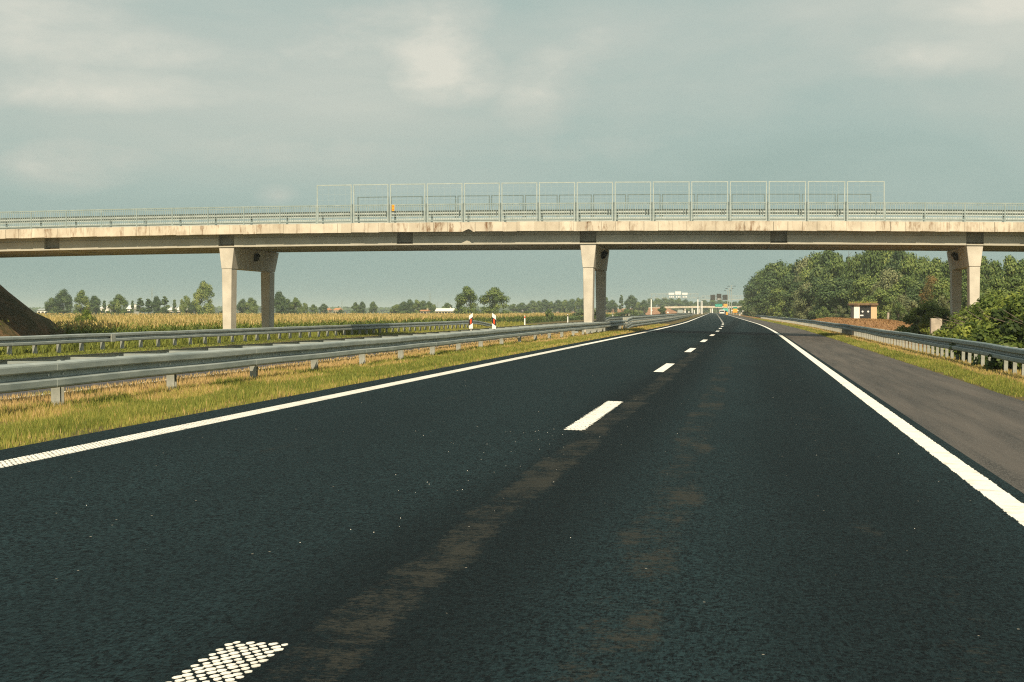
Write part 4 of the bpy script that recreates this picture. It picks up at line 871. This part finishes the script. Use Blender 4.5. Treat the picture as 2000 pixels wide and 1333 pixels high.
# concrete block by the brambles
Yc = 84; xa, xb = U(1818, Yc), U(1841, Yc); o = empty('concrete_block', (xa, Yc, -.5), 'weathered concrete block half buried in brambles left of the right pier', 'concrete block')
mb = MB(); zt = Z(1830, 622, Yc) + .5; mb.frus([(0, 0, 0), (xb - xa, 0, 0), (xb - xa, .6, 0), (0, .6, 0)], [(.02, .02, zt), (xb - xa - .02, .0, zt - .03), (xb - xa - .02, .58, zt - .02), (.02, .6, zt)]); mb.build('slab', M['dirty_concrete'], o, bevel=.012)
# low pale box under the barrier by the middle pier
o = empty('cable_box', (U(1123, 91), 91, .05), 'low pale grey box under the median barrier just left of the middle pier', 'box')
MB().box(-.17, .17, -.1, .1, 0, .31).build('body', M['rail_pale'], o, bevel=.01); MB().box(-.19, .19, -.12, .12, .312, .34).build('lid', M['galv_post'], o)

# ------------------------------------------------------------------ far things
def gantry(name, label, xl, xr, Y, zt, zb, zbase):
    a, b = U(xl, Y), U(xr, Y); o = empty(name, (a, Y, zbase), label, 'sign gantry'); w_ = b - a; t0, t1 = zt - zbase, zb - zbase
    for x in (0, w_): MB().frus([(x - .22, -.22, 0), (x + .22, -.22, 0), (x + .22, .22, 0), (x - .22, .22, 0)], [(x - .18, -.18, t1 - .2), (x + .18, -.18, t1 - .2), (x + .18, .18, t1 - .2), (x - .18, .18, t1 - .2)]).build('leg', M['white_plain'], o)
    mb = MB(); r = .10
    for z in (t0, t1):
        for y in (-.5, .5): mb.box(-.3, w_ + .3, y - r, y + r, z - r, z + r)
    n = 12
    for i in range(n + 1):
        x = w_ * i / n; mb.box(x - .05, x + .05, -.55, -.45, t1, t0); mb.box(x - .05, x + .05, .45, .55, t1, t0)
        if i < n: mb.tube([(x, -.5, t1 if i % 2 else t0), (x + w_ / n, -.5, t0 if i % 2 else t1)], .04, 5)
    mb.build('truss', M['rail_pale'], o); return o, w_, t0, t1
Y1 = 660; o, w_, t0, t1 = gantry('sign_gantry', 'steel gantry with three white panels over the opposite carriageway', 1272, 1363, Y1, Z(1320, 574.5, Y1), Z(1320, 582.5, Y1), -.2)
xo = o.location.x
for (pa, pb, ya, yb) in ((1306, 1317, 572.3, 576.2), (1319, 1330, 569.8, 576), (1332, 1343, 572.3, 576.2)):
    xa, xb = U(pa, Y1) - xo, U(pb, Y1) - xo; MB().box(xa, xb, -.9, -.7, Z(pa, yb, Y1) + .2, Z(pa, ya, Y1) + .2).build('panel', M['white_plain'], o)
    mb = MB()
    for q in (.22, .55, .82): xx = xa + (xb - xa) * q; mb.box(xx - .16, xx + .16, -.85, -.72, t1 + .1, t1 + .75)
    mb.build('lamp_box', M['white_plain'], o)
Y2 = 705; o, w_, t0, t1 = gantry('sign_gantry', 'steel gantry with three dark electronic signs over the near carriageway', 1371, 1453, Y2, Z(1420, 578.5, Y2), Z(1420, 585.8, Y2), -.3)
xo = o.location.x
for i, (pa, pb, ya, yb) in enumerate(((1387.5, 1397, 576.2, 586), (1399.7, 1409, 574.3, 586), (1411, 1421, 576.2, 586))):
    xa, xb = U(pa, Y2) - xo, U(pb, Y2) - xo; za, zb = Z(pa, yb, Y2) + .3, Z(pa, ya, Y2) + .3
    pn = MB().box(xa, xb, -1.0, -.65, za, zb).build('electronic_sign', M['charcoal'], o)
    if i == 1: MB().box(xa + .3, xb - .3, -1.03, -1.005, za + .15, za + .42).build('light_strip', M['white_plain'], pn)
# mast lights beyond
for i, (px, py, Y) in enumerate([(1428.7, 558, 930), (1424.5, 563, 980), (1421, 567, 1040), (1368.5, 581, 1100)]):
    x = U(px, Y); H = Z(px, py, Y) + .5; o = empty('light_mast', (x, Y, -.5), ['tallest double armed light mast beside the dark electronic signs', 'second tallest light mast, just left of the tallest one', 'lowest light mast of the three beside the dark electronic signs', 'pale light mast between the two sign gantries'][i], 'street light', 'light masts near the gantries')
    MB().tube([(0, 0, 0), (0, 0, H)], [.20, .12], 8).build('mast', M['rail_pale'], o)
    MB().tube([(-1.0, 0, H - .3), (0, 0, H), (1.0, 0, H - .3)], .07, 6).build('arm', M['rail_pale'], o)
    for s_ in (-1, 1): MB().box(s_ * 1.5 - .65, s_ * 1.5 + .65, -.25, .25, H - .5, H - .2).build('lamp_head', M['dark_metal'], o, bevel=.05)
for i, (px, py, pb) in enumerate([(1032, 592, 610), (1041, 588, 610), (1055.7, 587, 609), (1083, 589, 608), (1102.5, 589.5, 607), (1195.5, 582, 603), (1237.5, 580, 603), (1264, 586, 601)]):
    Y = 1290; x = U(px, Y); zb = Z(px, pb, Y) - .3; H = Z(px, py, Y) - zb; o = empty('street_lamp', (x, Y, zb), '%s slim lamp post from the left along the far flyover ramp' % names[i], 'street light', 'lamp posts on the flyover ramp')
    MB().tube([(0, 0, 0), (0, 0, H)], [.16, .10], 6).build('pole', M['rail_pale'], o); MB().box(-.5, .5, -.15, .15, H - .02, H + .16).build('lamp_head', M['rail_pale'], o)
# flyover and its ramp
Yf = 1300; o = empty('distant_flyover', (U(1372, Yf), Yf, -.8), 'long low concrete flyover crossing far ahead behind the gantries', 'bridge'); xo = o.location.x
xl, xr = U(1298, Yf) - xo, U(1462, Yf) - xo
z1 = lambda px: Z(px, np.interp(px, [1060, 1140, 1200, 1262, 1310, 1372, 1462], [610, 606.5, 603, 600.5, 598.8, 598, 598.5]), Yf) + .8
mb = MB(); pxs = [1298, 1320, 1345, 1372, 1400, 1430, 1462]
vs = []; 
for p in pxs:
    x = U(p, Yf) - xo; z = z1(p); vs += [(x, 0, z), (x, 0, z - 1.35), (x, 9, z - 1.35), (x, 9, z)]
mb.add(vs, [(4 * i + j, 4 * i + (j + 1) % 4, 4 * i + 4 + (j + 1) % 4, 4 * i + 4 + j) for i in range(len(pxs) - 1) for j in range(4)] + [(0, 1, 2, 3), tuple(4 * (len(pxs) - 1) + j for j in range(4))])
mb.build('deck', M['fascia'], o)
for p in (1338, 1366, 1388, 1424, 1448): x = U(p, Yf) - xo; MB().box(x - .5, x + .5, .6, 8, 0, z1(p) - 1.36).build('pier', M['pier_concrete'], o)
MB().box(U(1323, Yf) - xo, U(1335, Yf) - xo, .3, 1.2, 0, 2.6).build('abutment_wall', M['dirty_concrete'], o)
rp = MB(); pxs = [1030, 1060, 1100, 1140, 1170, 1200, 1230, 1262, 1298, 1310, 1322]
for i in range(len(pxs) - 1):
    p, q = pxs[i], pxs[i + 1]
    def row(px):
        x = U(px, Yf); z = (z1(px) - .8) - .5; z = z if px < 1300 else z - (px - 1300) / 22 * 3.6; return [(x, Yf - 9, -1.6), (x, Yf + .2, z), (x, Yf + 8.8, z), (x, Yf + 16, -1.6)]
    a, b = row(p), row(q); rp.add(a + b, [(0, 4, 5, 1), (1, 5, 6, 2), (2, 6, 7, 3)])
tag(rp.build('ramp_terrain', M['soil_red']), kind='structure')
pp = empty('ramp_parapet', (U(1100, Yf), Yf, 0), 'pale parapet wall along the top of the far flyover ramp', 'wall'); mb = MB(); vs = []; pxs = [1030, 1060, 1100, 1140, 1170, 1200, 1230, 1262, 1297.5]
for p in pxs: x = U(p, Yf) - pp.location.x; z = z1(p) - .8; vs += [(x, -.1, z), (x, -.1, z - .75), (x, .15, z - .75), (x, .15, z)]
mb.add(vs, [(4 * i + j, 4 * i + (j + 1) % 4, 4 * i + 4 + (j + 1) % 4, 4 * i + 4 + j) for i in range(len(pxs) - 1) for j in range(4)]); mb.build('wall_face', M['dirty_concrete'], pp)
# signs
def sign(name, label, px0, px1, py0, py1, Y, mat, zg=-.5, cat='road sign', thick=.08, marks=None):
    x0, x1 = U(px0, Y), U(px1, Y); za, zb = Z(px0, py1, Y), Z(px0, py0, Y); o = empty(name, ((x0 + x1) / 2, Y, zg), label, cat); w2 = (x1 - x0) / 2
    b = MB().box(-w2, w2, 0, thick, za - zg, zb - zg).build('panel', M[mat], o, bevel=.01)
    MB().box(-w2 * .7 - .07, -w2 * .7 + .07, thick + .002, thick + .14, 0, zb - zg).build('support', M['rail_pale'], o); MB().box(w2 * .7 - .07, w2 * .7 + .07, thick + .002, thick + .14, 0, zb - zg).build('support', M['rail_pale'], o)
    if marks:
        mb = MB(); H = zb - za
        for (a, b_, c, d) in marks: mb.box(-w2 + 2 * w2 * a, -w2 + 2 * w2 * b_, -.02, -.002, za - zg + H * c, za - zg + H * d)
        mb.build('marking', M[marks_m], b)
    return o
marks_m = 'green_light'
sign('direction_sign', 'wide green direction sign hanging left of the orange one below the dark gantry', 1396.5, 1410.5, 594, 599.8, 1180, 'green_sign', marks=[(.15, .3, .3, .6), (.36, .45, .3, .7), (.5, .7, .25, .5), (.78, .9, .4, .7)])
sign('direction_sign', 'orange rectangular sign right of the wide green one below the dark gantry', 1413.3, 1421.8, 594, 599.8, 1180, 'orange_sign')
sign('direction_sign', 'pale green sign low behind the white van on the road', 1411.5, 1422, 603, 610.5, 1000, 'green_light')
sign('direction_sign', 'large pale signboard in front of the flyover abutment', 1323.5, 1333.5, 605.3, 611.2, 1000, 'rail_pale')
o = sign('roadworks_board', 'orange roadworks board under a green plate beside the right edge of the far road', 1430.8, 1440.2, 603.6, 611, 690, 'orange_sign')
x0, x1 = U(1432, 690) - o.location.x, U(1440, 690) - o.location.x; MB().box(x0, x1, -.02, .06, Z(1436, 603.4, 690) + .5, Z(1436, 600, 690) + .5).build('green_plate', M['green_sign'], o)
x0, x1 = U(1428.3, 690) - o.location.x, U(1442.8, 690) - o.location.x; MB().box(x0, x1, .085, .12, Z(1436, 607.8, 690) + .5, Z(1436, 606, 690) + .5).build('crossbar', M['white_plain'], o)
o = sign('roadworks_board', 'narrow orange board right of the white van', 1418, 1421.5, 610.2, 615.3, 640, 'orange_sign')
# round white signs and white posts by the gantries
for i, (px, py, r_, Y, lb) in enumerate([(1304.5, 610.5, 1.5, 560, 'small round white sign at the foot of the red slope'), (1338, 609.8, 1.7, 640, 'round white sign under the flyover, right of the pale signboard'), (1451, 608.0, 1.4, 600, 'round white sign at the right leg of the dark gantry'), (1273, 606.5, 1.4, 600, 'round white sign at the left leg of the white panelled gantry')]):
    x = U(px, Y); zc = Z(px, py, Y); rr = r_ / PXM(px, Y); o = empty('round_sign', (x, Y, -.3), lb, 'road sign'); MB().tube([(0, 0, zc + .3), (0, .04, zc + .3)], rr, 16).build('disc', M['white_plain'], o); MB().tube([(0, .08, 0), (0, .08, zc + .3)], .04, 6).build('pole', M['rail_pale'], o)
for i, (px, pa, pb, lb) in enumerate([(1345.5, 608, 613, 'stubby white post right of the round sign under the flyover'), (1351.7, 602, 613, 'tall white post left of the right leg of the white panelled gantry'), (1356, 606, 613, 'short white post touching the tall one'), (1391.5, 602.5, 612, 'white post beside the central markings under the dark gantry'), (1445, 610.5, 617.5, 'white post at the end of the right crash barrier')]):
    Y = 560; x = U(px, Y); zb = Z(px, pb, Y); zt = Z(px, pa, Y); o = empty('white_post', (x, Y, zb), lb, 'post'); H = zt - zb; MB().frus([(-.17, -.1, 0), (.17, -.1, 0), (.17, .1, 0), (-.17, .1, 0)], [(-.14, -.08, H * .93), (.14, -.08, H * .93), (.14, .08, H * .93), (-.14, .08, H * .93)]).build('shaft', M['white_plain'], o, bevel=.02); MB().box(-.12, .12, -.07, .07, H * .935, H).build('cap', M['galv_post'], o)

def van(name, label, cat, x, y, z, w_, l_, h_, mat='white_plain', rz=0):
    o = empty(name, (x, y, z), label, cat, rz=rz); W = w_ / 2
    prof = [(0, .35), (0, h_ * .5), (.12, h_ * .95), (.3, h_), (l_ * .72, h_), (l_ * .86, h_ * .62), (l_, h_ * .5), (l_, .35)]
    b = MB().ngon_prism([(-W, a, c) for a, c in prof], (2 * W, 0, 0)).build('body', M[mat], o, bevel=.04)
    MB().box(-W * .85, W * .85, -.012, .05, h_ * .54, h_ * .86).build('rear_window', M['glass_dark'], b)
    for s_ in (-1, 1): MB().box(s_ * W * .84 - .07, s_ * W * .84 + .07, -.015, .04, h_ * .36, h_ * .5).build('tail_light', M['red_reflector'], o); MB().box(s_ * (W + .004) - .004, s_ * (W + .004) + .004, .4, l_ * .7, h_ * .55, h_ * .85).build('side_window', M['glass_dark'], b)
    for yy in (l_ * .2, l_ * .8):
        for s_ in (-1, 1): MB().tube([(s_ * W - .12, yy, .32), (s_ * W + .02, yy, .32)], .32, 14).build('wheel', M['rubber'], o)
    MB().box(-W * .95, W * .95, -.06, .03, .3, .45).build('bumper', M['charcoal'], o)
    return o
Y = 640; van('white_car', 'white car driving ahead in the right lane under the dark gantry', 'car', U(1410, Y), Y, -.025 * (U(1410, Y) - s1(Y)), 1.75, 4.2, 1.75)
Y = 760; van('dark_car', 'small dark car beyond the white car, left of the narrow orange board', 'car', U(1416, Y), Y, -.02, 1.8, 4.4, 1.5, 'charcoal')
Y = 1298; o = van('white_van', 'white box van on the far ramp right of the two big trees', 'van', U(1022, Y + 4), Y + 4, Z(1018, 609.8, Y), 2.0, 4.6, 2.3, rz=R(90))
Y = 700; van('white_car', 'white parked vehicle beside the cream barn', 'car', U(877, Y), Y, -1.5, 1.8, 4.4, 1.6, rz=R(60))
# buildings
def house(name, label, px0, px1, pye, pyr, Y, wall, roof, zb=-1.6, win=3, cat='house', hip=False):
    x0, x1 = U(px0, Y), U(px1, Y); w_ = x1 - x0; o = empty(name, ((x0 + x1) / 2, Y, zb), label, cat); W = w_ / 2; he = Z(px0, pye, Y) - zb; hr = Z(px0, pyr, Y) - zb; D = 8
    b = MB().box(-W, W, 0, D, 0, he).build('wall', M[wall], o)
    mb = MB(); ov = .4; ins = W * .35 if hip else 0
    mb.add([(-W - ov, -ov, he + .01), (W + ov, -ov, he + .01), (W + ov, D + ov, he + .01), (-W - ov, D + ov, he + .01), (-W - ov + ins, D / 2, hr), (W + ov - ins, D / 2, hr)], [(0, 1, 5, 4), (2, 3, 4, 5), (0, 4, 3), (1, 2, 5), (0, 3, 2, 1)])
    rf = mb.build('roof', M[roof], o)
    MB().box(W * .4, W * .4 + .5, D * .6, D * .6 + .5, he, hr + .6).build('chimney', M['dirty_concrete'], rf)
    for i in range(win):
        xx = -W + w_ * (i + .5) / win; MB().box(xx - .5, xx + .5, -.05, -.002, he * .45, he * .45 + 1.2).build('window', M['glass_dark'], o)
    MB().box(W * .05, W * .05 + .9, -.06, -.003, 0, 2.0).build('door', M['charcoal'], o)
    return o
house('farm_house', 'cream house with orange roof, left of two in the middle distance', 630, 642, 606, 602.5, 1000, 'cream', 'roof_tile', hip=True)
house('farm_house', 'cream house with bright orange roof, right of two in the middle distance', 651.5, 663, 606, 602, 1000, 'cream', 'roof_tile', hip=True)
house('farm_house', 'small low house with orange roof in front of the small wood', 821, 833, 608, 605.5, 690, 'cream', 'roof_tile', win=2)
house('barn', 'long cream barn with a pale roof left of the two big trees', 851, 885, 608.5, 602.5, 740, 'cream', 'white_paint', win=6, cat='barn')
house('white_house', 'white house glimpsed right of the broad yellow green tree', 248, 259, 604, 597, 760, 'white_paint', 'white_paint')
house('white_house', 'low white building beside the bridge embankment', 73, 94, 606.5, 603, 760, 'white_paint', 'rail_pale')
house('white_house', 'white house between the yellow green round tree and its neighbour', 168, 175, 605, 597, 760, 'white_paint', 'roof_tile', win=2)
house('white_house', 'white house behind the tiny dark pointed tree', 196, 212, 603, 598, 780, 'white_paint', 'white_paint')
house('white_house', 'low white house left of the lone cypress shaped tree', 329, 337, 606, 601, 760, 'white_paint', 'white_paint', win=2)
house('white_house', 'bright white house right of the lone cypress shaped tree', 346, 357, 606.5, 599, 760, 'white_paint', 'white_paint')
house('white_house', 'little house with tiled roof seen between the columns of the left pier', 481, 488, 609, 605, 800, 'white_paint', 'roof_tile', win=2)
house('white_house', 'tiny white house left of the left pier columns gap tree', 466, 471, 607, 603.5, 800, 'white_paint', 'roof_tile', win=1)
# pylons
for px, py, Y, lb in [(297, 562, 1100, 'faint lattice pylon behind the row of slim trees'), (668, 585, 1500, 'faint lattice pylon right of the orange roofed houses'), (840, 570, 1100, 'lattice pylon behind the right end of the small wood'), (855, 589, 1500, 'smallest faint pylon left of the cream barn')]:
    x = U(px, Y); H = Z(px, py, Y) + 1.6; o = empty('power_pylon', (x, Y, -1.6), lb, 'pylon'); mb = MB(); w0 = H * .07
    for sx, sy in ((-1, -1), (1, -1), (1, 1), (-1, 1)): mb.tube([(sx * w0, sy * w0, 0), (sx * w0 * .3, sy * w0 * .3, H * .65), (0, 0, H)], .07, 4)
    for i in range(7): z0, z1_ = H * .65 * i / 7, H * .65 * (i + 1) / 7; a0 = w0 * (1 - .7 * i / 7); a1 = w0 * (1 - .7 * (i + 1) / 7); mb.tube([(-a0, -a0, z0), (a1, -a1, z1_)], .04, 4); mb.tube([(a0, -a0, z0), (-a1, -a1, z1_)], .04, 4)
    mb.build('lattice', M['rail_blue'], o)
    mb = MB()
    for q in (.7, .8, .9): mb.tube([(-H * .11, 0, H * q), (H * .11, 0, H * q)], .05, 4)
    mb.build('cross_arm', M['rail_blue'], o)
# pebbles on the asphalt
mb = MB()
for i in range(80):
    u = rnd.gauss(-2.1, .28) if i % 2 else rnd.uniform(-5.3, 1.6); y = rnd.uniform(8, 40) if i % 2 == 0 else rnd.uniform(9, 19); r_ = rnd.uniform(.0015, .0035)
    vs = [(u + r_, y, zr(u) + .002), (u - r_ * .5, y + r_ * .8, zr(u) + .002), (u - r_ * .5, y - r_ * .8, zr(u) + .002), (u, y, zr(u) + r_ + .003)]; mb.add(vs, [(0, 1, 3), (1, 2, 3), (2, 0, 3), (0, 2, 1)])
tag(mb.build('gravel', M['white_paint']), 'scattered pale grit on the dark asphalt', 'gravel', kind='stuff')

# ------------------------------------------------------------------ haze
m = bpy.data.materials.new('haze'); m.use_nodes = True; t = m.node_tree; t.nodes.remove(t.nodes['Principled BSDF'])
pv = t.nodes.new('ShaderNodeVolumePrincipled'); pv.inputs['Color'].default_value = (.80, .93, .90, 1); pv.inputs['Density'].default_value = .0002; pv.inputs['Anisotropy'].default_value = 0
L(t, pv.outputs[0], t.nodes['Material Output'].inputs['Volume'])
hz = MB().box(-7000, 7000, -60, 9500, -2.8, 34).build('haze', m); tag(hz, 'thin pale haze over the plain', 'haze', kind='stuff')
for k_, v_ in protos.items():
    if not v_[1]:
        for c in list(v_[0].children): bpy.data.objects.remove(c)
        bpy.data.objects.remove(v_[0])
